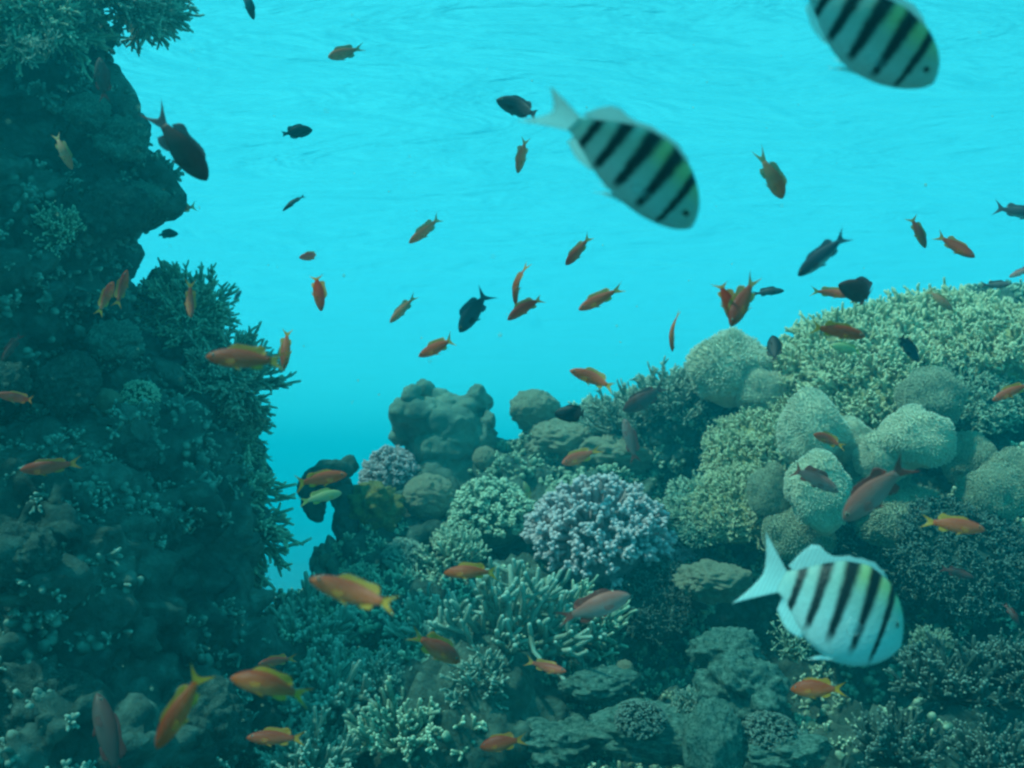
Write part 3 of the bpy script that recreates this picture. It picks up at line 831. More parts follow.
# --- lower right
coral('boulder', 'brain', 712, 588, 2.9, 34, 'smooth dim coral boulder left of the banded fish tail', sz=(1, 1, .7), var=1)
coral('boulder', 'lump', 728, 662, 2.4, 34, 'rounded pale rock below the tail of the banded fish', sz=(1, 1, .85), var=3)
coral('knobbly', 'lump', 742, 702, 2.3, 42, 'knobbly coral rock left of the small orange fish at the bottom', var=0)
coral('cone', 'lump', 715, 765, 2.15, 30, 'pointed smooth pale rock standing at the bottom edge', var=0)
coral('knobbly', 'lump', 785, 755, 2.15, 40, 'flat knobbly pale coral at the bottom right of the pointed rock', sz=(1.1, 1, .6), var=1)
coral('boulder', 'lump', 660, 740, 2.3, 52, 'pale rubble hump left of the pointed rock', sz=(1.2, 1, .6), var=2)
coral('round', 'brain', 625, 672, 2.6, 9, 'tiny round coral on the dark floor right of the finger coral', var=1)
coral('round', 'brain', 630, 702, 2.55, 8, 'tiny pale coral button above the rubble hump', var=2)
coral('boulder', 'lump', 600, 690, 2.55, 34, 'crusted coral lump in the dark right of the finger coral', sz=(1.2, 1, .6), var=2)
coral('whip', 'green', 790, 660, 2.5, 44, 'thin dark staghorn coral below the belly of the banded fish', up=(0, -.3, 1), var=1)
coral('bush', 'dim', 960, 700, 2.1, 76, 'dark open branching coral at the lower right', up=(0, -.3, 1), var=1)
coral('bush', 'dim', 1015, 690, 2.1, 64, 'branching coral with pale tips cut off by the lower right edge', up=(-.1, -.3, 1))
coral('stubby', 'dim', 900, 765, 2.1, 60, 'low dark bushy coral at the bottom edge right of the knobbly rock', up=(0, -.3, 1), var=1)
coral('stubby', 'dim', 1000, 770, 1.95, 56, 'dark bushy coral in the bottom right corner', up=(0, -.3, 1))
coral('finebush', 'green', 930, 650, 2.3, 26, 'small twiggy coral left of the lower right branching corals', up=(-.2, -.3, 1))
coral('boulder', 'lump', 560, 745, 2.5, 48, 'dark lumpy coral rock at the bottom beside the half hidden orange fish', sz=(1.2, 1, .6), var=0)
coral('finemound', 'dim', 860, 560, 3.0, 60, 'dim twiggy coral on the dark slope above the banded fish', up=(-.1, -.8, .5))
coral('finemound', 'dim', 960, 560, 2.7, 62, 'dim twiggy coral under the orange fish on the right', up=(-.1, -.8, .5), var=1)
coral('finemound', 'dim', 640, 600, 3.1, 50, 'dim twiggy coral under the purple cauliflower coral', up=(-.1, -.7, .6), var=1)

coral('cauliflower', 'dim', 770, 735, 2.15, 30, 'small dark knobby coral between the knobbly rock and the flat coral at the bottom', up=(0, -.4, 1), sz=(1, 1, .7), var=1)
coral('fingers', 'pale', 690, 715, 2.3, 26, 'little pale finger coral between the rubble hump and the knobbly rock', up=(-.2, -.4, 1), var=2)
coral('cauliflower', 'dim', 640, 722, 2.2, 28, 'dark knobby coral crusting the rubble hump', up=(0, -.4, 1), sz=(1, 1, .7))
coral('fingers', 'green', 360, 590, 3.3, 30, 'small green finger coral at the foot of the curled coral by the gap', up=(-.1, -.3, 1))
coral('cauliflower', 'pale', 405, 560, 3.4, 24, 'small pale knobby coral right of the curled coral trunk', up=(0, -.4, 1), var=1)
coral('stubby', 'pale', 380, 690, 2.6, 46, 'pale bushy coral between the two lowest orange fish and the finger corals', up=(0, -.3, 1), var=1)
coral('cauliflower', 'green', 570, 500, 3.7, 26, 'green knobby coral tucked behind the left side of the purple one', up=(-.1, -.3, 1))

# --- uncountable low growth covering cliff and ridge
def growth(which, n, seed, material, smin, smax, o_src):
    rg = np.random.default_rng(seed)
    me = o_src.data
    nv = len(me.vertices)
    P = np.zeros(nv * 3); me.vertices.foreach_get('co', P); P = P.reshape(-1, 3)
    Nn = np.zeros(nv * 3); me.vertex_normals.foreach_get('vector', Nn); Nn = Nn.reshape(-1, 3)
    ok = np.where((P[:, 1] < 4.6) & (P[:, 2] > -1.6) & ((Nn * -unit(P)).sum(1) > -0.25) & (P[:, 1] > 1.2) & (fbm(P, 4.0, 2, seed) > -0.15))[0]
    idx = rg.choice(ok, n)
    S = P[idx]; D = Nn[idx]
    mb = MB()
    sz = rg.uniform(smin, smax, n) * (0.7 + 0.3 * P[idx][:, 1] / 3)
    a = n // 2
    # knobby tufts
    for rep in range(4):
        d = unit(D[:a] + rg.normal(0, .6, (a, 3)) + np.array((0, 0, .35)))
        Pp = paths(S[:a] - D[:a] * .004, d, sz[:a], 4, rg, .25)
        mb.tubes(Pp, (np.array([1.2, 1.0, 1.0, .9])[None] * sz[:a, None]) * 0.17, 5, t0=0, t1=1)
        S2, dd, t_ = pick(Pp, rg, a, .3, .9)
        Pp = paths(S2, unit(dd + rg.normal(0, .7, (a, 3))), sz[:a] * .5, 3, rg, .2)
        mb.tubes(Pp, (np.array([1.0, 1.0, .9])[None] * sz[:a, None]) * 0.14, 5, t0=.3, t1=1)
    # blunt nodules and crust lips
    b = n - a
    for rep in range(3):
        d = unit(D[a:] + rg.normal(0, .5, (b, 3)))
        off = np.cross(D[a:], rg.normal(0, 1, (b, 3))) * sz[a:, None] * .5
        Pp = paths(S[a:] + off - D[a:] * .006, d, sz[a:] * .55, 3, rg, .2)
        mb.tubes(Pp, (np.array([1.1, 1.15, .9])[None] * sz[a:, None]) * rg.uniform(.2, .45, (b, 1)), 7, t0=0, t1=.7)
    return mb.mesh('low_growth', M[material])
obj('encrusting_growth', growth('cliff', 7500, 5, 'turf', .010, .036, cliff), kind='stuff')
obj('encrusting_growth', growth('ridge', 11000, 6, 'green', .010, .034, ridge), kind='stuff')

# drifting specks in the water
rg = np.random.default_rng(3)
mb = MB(); n_ = 260
for i in range(n_):
    c = np.array(at(rg.uniform(-100, 1124), rg.uniform(-60, 820), rg.uniform(.7, 2.6)))
    V_, Q_, T_ = sphere(6, 4); mb.add(V_ * rg.uniform(.0005, .0013) * np.array((1, 1, rg.uniform(.6, 1.6))) + c, Q_, T_)
obj('drifting_particles', mb.mesh('drifting_particles', M['dome']), kind='stuff')

# ------------------------------------------------------------------ fish
def fish_mat(name, back, side, belly, kind='plain', fin=False, line=None, clear=(0.35, 0.05)):
    m, t = mat(name)
    n = t.nodes.new
    o = n('ShaderNodeOutputMaterial'); b = n('ShaderNodeBsdfPrincipled')
    b.inputs['Roughness'].default_value = 0.45
    b.inputs['Specular IOR Level'].default_value = 0.35
    tc = n('ShaderNodeTexCoord'); s = n('ShaderNodeSeparateXYZ')
    ln(t, tc.outputs['Object'], s.inputs[0])
    r = n('ShaderNodeValToRGB'); mr = n('ShaderNodeMapRange')
    mr.inputs[1].default_value = -0.16; mr.inputs[2].default_value = 0.16
    no = n('ShaderNodeTexNoise'); no.inputs['Scale'].default_value = 9; no.inputs['Detail'].default_value = 4
    ln(t, tc.outputs['Object'], no.inputs['Vector'])
    ad = n('ShaderNodeMath'); ad.operation = 'MULTIPLY_ADD'; ad.inputs[1].default_value = 0.07; ln(t, no.outputs['Fac'], ad.inputs[0]); ln(t, s.outputs['Z'], ad.inputs[2])
    ln(t, ad.outputs[0], mr.inputs[0]); ln(t, mr.outputs[0], r.inputs[0])
    e = r.color_ramp.elements
    e[0].position = 0.22; e[0].color = (*belly, 1); e[1].position = 0.85; e[1].color = (*back, 1)
    x = e.new(0.5); x.color = (*side, 1)
    if line: x = e.new(0.36); x.color = (*line, 1)
    col = r.outputs[0]
    if kind == 'bars':
        # five dark bars that lean a little and stop above the belly
        wob = n('ShaderNodeTexNoise'); wob.inputs['Scale'].default_value = 22; wob.inputs['Detail'].default_value = 3
        ln(t, tc.outputs['Object'], wob.inputs['Vector'])
        def math_(op, a, bb=None, c=None):
            q = n('ShaderNodeMath'); q.operation = op
            for i, v in enumerate((a, bb, c)):
                if v is None: continue
                if isinstance(v, (int, float)): q.inputs[i].default_value = v
                else: ln(t, v, q.inputs[i])
            return q.outputs[0]
        xs = math_('MULTIPLY_ADD', s.outputs['Z'], 0.12, s.outputs['X'])
        xs = math_('MULTIPLY_ADD', math_('SUBTRACT', wob.outputs['Fac'], 0.5), 0.022, xs)
        taper = math_('MAXIMUM', math_('MULTIPLY_ADD', s.outputs['Z'], 2.2, 0.95), 0.45)
        tot = None
        for cx, hw in ((0.335, .016), (0.20, .025), (0.05, .028), (-0.09, .025), (-0.215, .020)):
            dd = math_('DIVIDE', math_('ABSOLUTE', math_('SUBTRACT', xs, cx)), taper)
            mk = n('ShaderNodeMapRange'); mk.interpolation_type = 'SMOOTHSTEP'
            mk.inputs[1].default_value = hw * 0.5; mk.inputs[2].default_value = hw * 1.8; mk.inputs[3].default_value = 1; mk.inputs[4].default_value = 0
            ln(t, dd, mk.inputs[0])
            tot = mk.outputs[0] if tot is None else math_('MAXIMUM', tot, mk.outputs[0])
        cut = n('ShaderNodeMapRange'); cut.interpolation_type = 'SMOOTHSTEP'
        cut.inputs[1].default_value = -0.18; cut.inputs[2].default_value = -0.10
        ln(t, s.outputs['Z'], cut.inputs[0])
        tot = math_('MULTIPLY', tot, cut.outputs[0])
        # scale texture
        sc_ = n('ShaderNodeTexVoronoi'); sc_.inputs['Scale'].default_value = 42
        ln(t, tc.outputs['Object'], sc_.inputs['Vector'])
        mm = n('ShaderNodeMix'); mm.data_type = 'RGBA'; mm.blend_type = 'MULTIPLY'; mm.inputs[0].default_value = 0.12
        ln(t, col, mm.inputs[6]); ln(t, sc_.outputs['Distance'], mm.inputs[7])
        yel = n('ShaderNodeMapRange'); yel.inputs[1].default_value = 0.08; yel.inputs[2].default_value = 0.17; yel.inputs[4].default_value = 0.55
        ln(t, s.outputs['Z'], yel.inputs[0])
        fr = n('ShaderNodeMapRange'); fr.inputs[1].default_value = -0.05; fr.inputs[2].default_value = 0.1
        ln(t, s.outputs['X'], fr.inputs[0])
        my = n('ShaderNodeMix'); my.data_type = 'RGBA'; ln(t, math_('MULTIPLY', yel.outputs[0], fr.outputs[0]), my.inputs[0])
        ln(t, mm.outputs[2], my.inputs[6]); my.inputs[7].default_value = (0.60, 0.62, 0.08, 1)
        mb_ = n('ShaderNodeMix'); mb_.data_type = 'RGBA'; ln(t, tot, mb_.inputs[0])
        ln(t, my.outputs[2], mb_.inputs[6]); mb_.inputs[7].default_value = (0.006, 0.012, 0.016, 1)
        col = mb_.outputs[2]
    oi = n('ShaderNodeObjectInfo'); rv = n('ShaderNodeMapRange'); rv.inputs[3].default_value = 0.93 if kind == 'bars' else 0.85; rv.inputs[4].default_value = 1.0 if kind == 'bars' else 1.2
    ln(t, oi.outputs['Random'], rv.inputs[0])
    hs = n('ShaderNodeHueSaturation'); ln(t, rv.outputs[0], hs.inputs['Value']); ln(t, col, hs.inputs['Color'])
    if kind != 'bars':
        hv = n('ShaderNodeMapRange'); hv.inputs[3].default_value = 1.0; hv.inputs[4].default_value = 0.93; ln(t, oi.outputs['Random'], hv.inputs[0]); ln(t, hv.outputs[0], hs.inputs['Saturation'])
    col = hs.outputs[0]
    ln(t, col, b.inputs['Base Color'])
    n2 = n('ShaderNodeTexVoronoi'); n2.inputs['Scale'].default_value = 48
    ln(t, tc.outputs['Object'], n2.inputs['Vector'])
    bp = n('ShaderNodeBump'); bp.inputs['Strength'].default_value = 0.14; bp.inputs['Distance'].default_value = 0.004
    ln(t, n2.outputs['Distance'], bp.inputs['Height']); ln(t, bp.outputs[0], b.inputs['Normal'])
    sh = b.outputs[0]
    if not fin:   # thin flesh lets some light through
        ts = n('ShaderNodeBsdfTranslucent'); ln(t, col, ts.inputs[0])
        mt = n('ShaderNodeMixShader'); mt.inputs[0].default_value = 0.4 if kind == 'bars' else 0.5
        ln(t, sh, mt.inputs[1]); ln(t, ts.outputs[0], mt.inputs[2]); sh = mt.outputs[0]
    if fin:
        # fin rays and a see-through membrane
        wv = n('ShaderNodeTexWave'); wv.inputs['Scale'].default_value = 14; wv.inputs['Distortion'].default_value = 1.5
        ln(t, tc.outputs['Object'], wv.inputs['Vector'])
        tl_ = n('ShaderNodeBsdfTranslucent'); ln(t, col, tl_.inputs[0])
        m1 = n('ShaderNodeMixShader'); m1.inputs[0].default_value = 0.45; ln(t, sh, m1.inputs[1]); ln(t, tl_.outputs[0], m1.inputs[2])
        tp = n('ShaderNodeBsdfTransparent')
        m2 = n('ShaderNodeMixShader'); k = n('ShaderNodeMapRange'); k.inputs[3].default_value = clear[0]; k.inputs[4].default_value = clear[1]
        ln(t, wv.outputs['Fac'], k.inputs[0]); ln(t, k.outputs[0], m2.inputs[0])
        ln(t, m1.outputs[0], m2.inputs[1]); ln(t, tp.outputs[0], m2.inputs[2]); sh = m2.outputs[0]
    ln(t, sh, o.inputs[0])
    return m

def eye_mat():
    m, t = mat('fish_eye')
    n = t.nodes.new
    o = n('ShaderNodeOutputMaterial'); b = n('ShaderNodeBsdfPrincipled'); b.inputs['Roughness'].default_value = 0.15
    tc = n('ShaderNodeTexCoord'); l = n('ShaderNodeVectorMath'); l.operation = 'LENGTH'
    mp = n('ShaderNodeMapping'); mp.inputs['Scale'].default_value = (1, 0, 1)
    ln(t, tc.outputs['Object'], mp.inputs[0]); ln(t, mp.outputs[0], l.inputs[0])
    r = n('ShaderNodeValToRGB'); r.color_ramp.interpolation = 'CONSTANT'
    r.color_ramp.elements[0].color = (0.004, 0.004, 0.006, 1); r.color_ramp.elements[1].position = 0.78; r.color_ramp.elements[1].color = (0.45, 0.42, 0.30, 1)
    ln(t, l.outputs['Value'], r.inputs[0]); ln(t, r.outputs[0], b.inputs['Base Color']); ln(t, b.outputs[0], o.inputs[0])
    return m
M['eye'] = eye_mat()

FC = {  # body back, side, belly, line ; fin colours
    'orange': ((0.62, 0.075, 0.012), (0.88, 0.16, 0.025), (0.88, 0.34, 0.12), None, (0.88, 0.40, 0.02)),
    'deep': ((0.50, 0.05, 0.012), (0.76, 0.115, 0.02), (0.74, 0.27, 0.10), None, (0.80, 0.32, 0.02)),
    'pale': ((0.62, 0.18, 0.07), (0.74, 0.33, 0.16), (0.72, 0.55, 0.38), None, (0.62, 0.36, 0.12)),
    'red': ((0.22, 0.06, 0.05), (0.16, 0.10, 0.09), (0.18, 0.16, 0.15), None, (0.26, 0.05, 0.045)),
    'pink': ((0.66, 0.20, 0.16), (0.58, 0.38, 0.34), (0.56, 0.54, 0.50), None, (0.55, 0.10, 0.08)),
    'dark': ((0.02, 0.035, 0.04), (0.03, 0.05, 0.06), (0.05, 0.08, 0.09), None, (0.015, 0.025, 0.03)),
    'slate': ((0.09, 0.11, 0.12), (0.15, 0.16, 0.17), (0.24, 0.27, 0.27), None, (0.10, 0.07, 0.07)),
    'blue': ((0.04, 0.12, 0.15), (0.09, 0.20, 0.23), (0.20, 0.32, 0.34), None, (0.02, 0.06, 0.09)),
    'silver': ((0.08, 0.12, 0.16), (0.12, 0.17, 0.21), (0.50, 0.52, 0.52), (0.80, 0.80, 0.76), (0.16, 0.14, 0.17)),
    'lemon': ((0.5, 0.52, 0.25), (0.55, 0.55, 0.34), (0.6, 0.6, 0.45), None, (0.6, 0.58, 0.2)),
    'bars': ((0.50, 0.70, 0.62), (0.62, 0.86, 0.84), (0.72, 0.90, 0.90), None, (0.64, 0.86, 0.86)),
}
FM = {}
def fish_mats(c):
    if c not in FM:
        bk, sd_, bl, li, fn = FC[c]
        fb = tuple(v * 0.8 for v in fn)
        FM[c] = [fish_mat(c + '_scales', bk, sd_, bl, 'bars' if c == 'bars' else 'plain', line=li), fish_mat(c + '_fins', fb, fn, fn, fin=True), fish_mat(c + '_clear_fins', fb, fn, fn, fin=True, clear=(0.92, 0.68))]
    return FM[c]

SHAPES = {
    # x from nose .5 to tail root; top, bottom, half width
    'slim': dict(x=[.5, .485, .45, .38, .27, .12, -.03, -.16, -.26, -.31], t=[.0, .022, .048, .080, .108, .118, .105, .075, .045, .036],
                 b=[-.006, -.024, -.046, -.072, -.100, -.112, -.098, -.068, -.042, -.034], w=[.004, .018, .032, .046, .056, .056, .046, .03, .016, .011],
                 tail=(.22, .16, .62), fork=.55, dors=(.24, -.20, .055, .07), anal=(-.06, -.21, .05), pelv=(.17, .13), pect=(.24, .12), eye=(.405, .022, .020)),
    'deep': dict(x=[.5, .485, .45, .38, .27, .12, -.03, -.16, -.25, -.30], t=[.0, .03, .062, .108, .148, .160, .140, .095, .058, .045],
                 b=[-.008, -.03, -.058, -.095, -.132, -.148, -.128, -.085, -.052, -.042], w=[.004, .02, .036, .052, .064, .066, .054, .034, .018, .013],
                 tail=(.27, .17, .75), fork=.62, dors=(.27, -.20, .06, .08), anal=(-.04, -.21, .07), pelv=(.18, .17), pect=(.24, .13), eye=(.395, .03, .022)),
    'oval': dict(x=[.5, .485, .45, .38, .27, .12, -.03, -.16, -.27, -.33], t=[.0, .035, .078, .135, .185, .205, .185, .13, .068, .046],
                 b=[-.008, -.035, -.07, -.12, -.168, -.19, -.17, -.115, -.06, -.044], w=[.004, .02, .038, .056, .072, .074, .06, .038, .02, .013],
                 tail=(.17, .12, .3), fork=.25, dors=(.24, -.24, .05, .08), anal=(.0, -.24, .07), pelv=(.18, .12), pect=(.24, .12), eye=(.39, .05, .024)),
    'spindle': dict(x=[.5, .485, .45, .38, .27, .12, -.03, -.16, -.27, -.33], t=[.0, .015, .03, .052, .070, .075, .066, .048, .03, .026],
                 b=[-.004, -.016, -.03, -.048, -.064, -.070, -.062, -.044, -.028, -.024], w=[.004, .014, .024, .034, .04, .04, .033, .022, .013, .01],
                 tail=(.18, .11, .5), fork=.5, dors=(.2, -.2, .025, .03), anal=(-.06, -.21, .025), pelv=(.17, .07), pect=(.24, .09), eye=(.41, .012, .015)),
    'banded': dict(x=[.5, .488, .455, .39, .28, .13, -.02, -.15, -.26, -.32], t=[-.02, .025, .080, .145, .205, .232, .205, .145, .078, .052],
                 b=[-.03, -.062, -.10, -.150, -.198, -.222, -.196, -.132, -.066, -.048], w=[.005, .024, .042, .062, .080, .082, .068, .044, .022, .014],
                 tail=(.25, .20, .70), fork=.42, dors=(.26, -.27, .030, .12), anal=(-.06, -.27, .07), pelv=(.16, .15), pect=(.22, .10), eye=(.405, .045, .022)),
}
def build_fish(shape, bend):
    S = dict(SHAPES[shape])
    v = random.Random(int(bend * 100) + 500)
    a_ = S['dors']; S['dors'] = (a_[0], a_[1], a_[2] * v.uniform(.45, 1.0), a_[3] * v.uniform(.5, 1.0))
    a_ = S['tail']; S['tail'] = (a_[0] * v.uniform(.85, 1.1), a_[1] * v.uniform(.65, 1.1), a_[2])
    a_ = S['anal']; S['anal'] = (a_[0], a_[1], a_[2] * v.uniform(.5, 1.0))
    mb = MB()
    xs = np.array(S['x']); k = 26; n = 18
    u = np.linspace(0, 1, k) ** 1.15
    xx = xs[0] + (xs[-1] - xs[0]) * u
    f = lambda key: np.interp(-xx, -xs, np.array(S[key]))
    tp, bt, wd = f('t'), f('b'), f('w')
    for a in (tp, bt, wd):
        a[1:-1] = (a[:-2] + 2 * a[1:-1] + a[2:]) / 4
    th = np.arange(n) * 2 * math.pi / n
    cz = (tp + bt) / 2; hz = (tp - bt) / 2
    c, s = np.cos(th), np.sin(th)
    Y = wd[:, None] * np.sign(c) * np.abs(c) ** 1.25
    Z = cz[:, None] + hz[:, None] * s
    V = np.stack([np.repeat(xx[:, None], n, 1), Y, Z], 2).reshape(-1, 3)
    V = np.concatenate([V, [(xs[0] + .004, 0, (tp[0] + bt[0]) / 2), (xs[-1] - .002, 0, 0)]])
    Q, T = [], []
    for i in range(k - 1):
        for j in range(n):
            Q.append((i * n + j, i * n + (j + 1) % n, (i + 1) * n + (j + 1) % n, (i + 1) * n + j))
    for j in range(n):
        T.append((k * n, (j + 1) % n, j)); T.append((k * n + 1, (k - 1) * n + j, (k - 1) * n + (j + 1) % n))
    mb.add(V, Q, T)
    def blade(base, tipp, thick=.006, rows=6, bulge=0.0, side=0.0, mi=1):
        base = np.asarray(base, float); tipp = np.asarray(tipp, float); m = len(base)
        G = np.stack([base + (tipp - base) * (r / (rows - 1)) for r in range(rows)], 0)
        th_ = np.linspace(thick, .0012, rows)[:, None]
        for r in range(rows): G[r, :, 1] += side * (r / (rows - 1)) ** 1.5
        A = G.copy(); A[:, :, 1] += th_; Bk = G.copy(); Bk[:, :, 1] -= th_
        V = np.concatenate([A.reshape(-1, 3), Bk.reshape(-1, 3)]); o_ = rows * m
        Q = []
        for r in range(rows - 1):
            for i in range(m - 1):
                a = r * m + i
                Q.append((a, a + 1, a + m + 1, a + m)); Q.append((o_ + a, o_ + a + m, o_ + a + m + 1, o_ + a + 1))
        for i in range(m - 1):
            a = (rows - 1) * m + i; Q.append((a, a + 1, o_ + a + 1, o_ + a))
        for r in range(rows - 1):
            for e in (0, m - 1):
                a = r * m + e; Q.append((a, a + m, o_ + a + m, o_ + a))
        mb.add(V, Q, None, mi=mi)
    T_ = lambda x: np.interp(-x, -xs, S['t']); B_ = lambda x: np.interp(-x, -xs, S['b'])
    # tail: two lobes joined by a notch
    L, hgt, lobe = S['tail']; m = 17
    q = np.linspace(-1, 1, m); x0 = xs[-1] + .02; hr = S['t'][-1]
    base = np.stack([np.full(m, x0), q * 0, q * hr * .85], 1)
    ext = L * (1 - S['fork'] * (1 - np.abs(q) ** 1.3))
    tipz = np.sign(q) * np.abs(q) ** .9 * hgt
    tipp = np.stack([x0 - ext - .0, q * 0, tipz], 1)
    blade(base, tipp, .006, 7)
    # dorsal
    a, b, h1, h2 = S['dors']; m = 15
    x = np.linspace(a, b, m); p = np.linspace(0, 1, m)
    hh = h1 * np.clip(p / .12, 0, 1) * (1 - .15 * p) + (h2 - .6 * h1) * np.exp(-((p - .84) / .12) ** 2)
    hh = hh * np.clip((1 - p) / .06, .12, 1) + .006 * (np.arange(m) % 2) * (p < .6)
    blade(np.stack([x, x * 0, T_(x) - .012], 1), np.stack([x - .25 * hh - .05 * p ** 3, x * 0, T_(x) + hh], 1), .006)
    # anal
    a, b, h = S['anal']; m = 9
    x = np.linspace(a, b, m); p = np.linspace(0, 1, m)
    hh = h * np.sin(np.clip(p * 1.25 + .12, 0, 1) * math.pi * .62) * np.clip((1 - p) / .1, .15, 1)
    blade(np.stack([x, x * 0, B_(x) + .012], 1), np.stack([x - .6 * hh, x * 0, B_(x) - hh], 1), .006)
    # pelvic pair
    px_, pl = S['pelv']
    for sgn in (-1, 1):
        x = np.linspace(px_, px_ - .05, 4); base = np.stack([x, x * 0 + sgn * .018, B_(x) + .012], 1)
        tipp = base + np.array([(-pl, sgn * .03, -.050), (-pl * .8, sgn * .03, -.045), (-pl * .55, sgn * .025, -.03), (-pl * .3, sgn * .01, -.012)])
        blade(base, tipp, .004, 5)
        qx, ql = S['pect']
        z = np.linspace(.0, -.045, 5); w0 = np.interp(-qx, -xs, S['w'])
        base = np.stack([z * 0 + qx, z * 0 + sgn * (w0 - .006), z - .02], 1)
        tipp = base + np.array([(-ql, sgn * .022, .005), (-ql * 1.05, sgn * .024, -.012), (-ql * .95, sgn * .024, -.024), (-ql * .75, sgn * .022, -.03), (-ql * .4, sgn * .016, -.02)])
        blade(base, tipp, .003, 5, mi=2)
    for Vx in mb.V:
        d = np.clip(.15 - Vx[:, 0], 0, None)
        Vx[:, 1] += bend * (d ** 2 * 1.3 - .10 * np.sin(np.clip((Vx[:, 0] + .3) / .8, 0, 1) * math.pi))
        Vx[:, 0] += abs(bend) * d ** 3 * .3
    return mb

EYES = {}
FISH = {}
def fish_mesh(shape, bend, colour):
    key = (shape, bend, colour)
    if key not in FISH:
        FISH[key] = build_fish(shape, bend).mesh('fish_' + shape, fish_mats(colour))
    return FISH[key]
def eye_mesh():
    if 'e' not in EYES:
        mb = MB(); V, Q, T = sphere(14, 10); mb.add(V, Q, T); EYES['e'] = mb.mesh('eye', M['eye'])
    return EYES['e']

LEN = {'orange_fish': .085, 'damselfish': .075, 'banded_fish': .16, 'chromis': .08, 'slim_fish': .07, 'large_anthias': .11}
frng = random.Random(11)
def fish(name, shape, colour, px, py, lpx, ang, label, Lreal=None, yaw=None, roll=None, flip=False, bend=None, group=None, tall=1.0, eyes=None, depth=None):
    """px,py: middle of the fish; lpx: its length as seen; ang: direction of the nose in the picture (0 right, 90 up)"""
    Lr = Lreal or LEN[name]
    if yaw is None: yaw = frng.uniform(-28, 28)
    if roll is None: roll = frng.uniform(-14, 14)
    if bend is None: bend = frng.choice((-.7, -.45, -.3, -.15, 0, .15, .3, .5, .75))
    tall = tall * frng.uniform(.92, 1.1)
    total = 1.0                                      # modelled length from nose to tail tip is about this
    Y = FPX * Lr * math.cos(R(yaw)) / lpx
    if depth: 
        Lr = Lr * depth / Y; Y = depth
    a, y = R(ang), R(yaw)
    # basis seen along the line of sight to the fish
    f = direction(px, py).normalized(); r = f.cross(Vector((0, 0, 1))).normalized(); u = r.cross(f)
    nose = (r * math.cos(a) + u * math.sin(a)) * math.cos(y) + f * math.sin(y)
    dn = (r * -math.sin(a) + u * math.cos(a))
    if dn.dot(u) < 0: dn = -dn
    if flip: dn = -dn
    side = dn.cross(nose).normalized(); dn = nose.cross(side).normalized()
    Rm = Matrix((nose, side, dn)).transposed().to_4x4()
    Rm = Rm @ Matrix.Rotation(R(roll), 4, 'X')
    o = obj(name, fish_mesh(shape, bend, colour), label=label, cat='fish', group=group)
    o.matrix_world = Matrix.Translation(at(px, py, Y)) @ Rm @ Matrix.Diagonal((Lr, Lr, Lr * tall, 1))
    if eyes if eyes is not None else lpx >= 34:
        ex, ez, er = SHAPES[shape]['eye']; w0 = np.interp(-ex, -np.array(SHAPES[shape]['x']), SHAPES[shape]['w'])
        for sgn in (-1, 1):
            e = obj('eye', eye_mesh(), parent=o)
            e.location = (ex, sgn * (w0 * .93), ez); e.scale = (er, er * .5, er)
    return o

GA = 'orange anthias schooling over the reef'
A = 'anthias'
LEN[A] = .085
def anth(px, py, l, ang, label, colour='orange', shape='slim', **k):
    fish(A, shape, colour, px, py, l, ang, label, group=GA, **k)

GB = 'banded fish with black bars'
fish('banded_fish', 'banded', 'bars', 624, 158, 204, -44, 'large black barred silver fish diving right in the open water at top centre', yaw=10, roll=26, bend=-.35, group=GB, tall=.93)
fish('banded_fish', 'banded', 'bars', 858, 25, 200, -41, 'large black barred silver fish cut off by the top edge of the picture', yaw=8, roll=26, bend=.2, group=GB, tall=.93)
fish('banded_fish', 'banded', 'bars', 829, 604, 150, -26, 'large black barred fish with yellowish back before the reef at the lower right', yaw=12, roll=-6, bend=.35, group=GB, tall=1.36)

# open water, left part
fish('slim_fish', 'slim', 'slate', 248, 3, 34, -68, 'small grey fish cut off by the top edge left of the centre', yaw=10)
anth(345, 53, 36, 197, 'brownish orange fish near the surface left of the top centre, nose down left', 'pale', 'deep')
fish('large_anthias', 'deep', 'red', 180, 147, 84, -48, 'large dark red fish with long forked tail beside the upper left cliff', yaw=12, bend=.45, roll=6)
fish('damselfish', 'oval', 'dark', 297, 132, 32, 12, 'small black oval fish in open water right of the large dark red one', yaw=20, eyes=False)
fish('slim_fish', 'spindle', 'slate', 294, 202, 30, 221, 'very slim grey fish in open water below the small black oval one')
anth(182, 209, 34, 196, 'thin orange fish half behind the knob on the left cliff edge', depth=2.75)
anth(165, 195, 20, 188, 'tiny orange fish just above the thin one at the cliff knob', depth=2.7)
fish('damselfish', 'oval', 'dark', 167, 234, 22, 5, 'tiny dark fish hovering in the notch under the left cliff knob', eyes=False)
anth(102, 80, 44, 98, 'faint reddish fish under the jutting bushy coral, nose up', 'red', 'deep', depth=2.25)
anth(63, 151, 40, -62, 'faint pale fish against the dark upper left cliff', 'pale', depth=2.15)
fish('chromis', 'oval', 'slate', 519, 108, 50, 161, 'dark slate fish just left of the large barred fish tail', yaw=8, tall=.85)
anth(522, 155, 38, -104, 'pale brown fish with nose down below the dark slate one', 'pale')
anth(426, 230, 44, 218, 'orange brown fish heading down left in the middle of the open water', 'pale')
anth(578, 251, 38, 228, 'orange brown fish with yellow fins below the large barred fish', 'orange')
anth(311, 256, 24, 190, 'small plump orange fish at the upper left of the open water', 'orange', 'deep')
anth(318, 290, 44, -80, 'slender orange fish with nose down right of the left cliff', 'orange')
anth(403, 309, 38, 227, 'pale orange slim fish left of the dark blue swallow tailed one', 'pale')
fish('chromis', 'slim', 'blue', 474, 311, 52, 236, 'dark blue grey fish with swallow tail in the middle of the open water', tall=1.35, yaw=5)
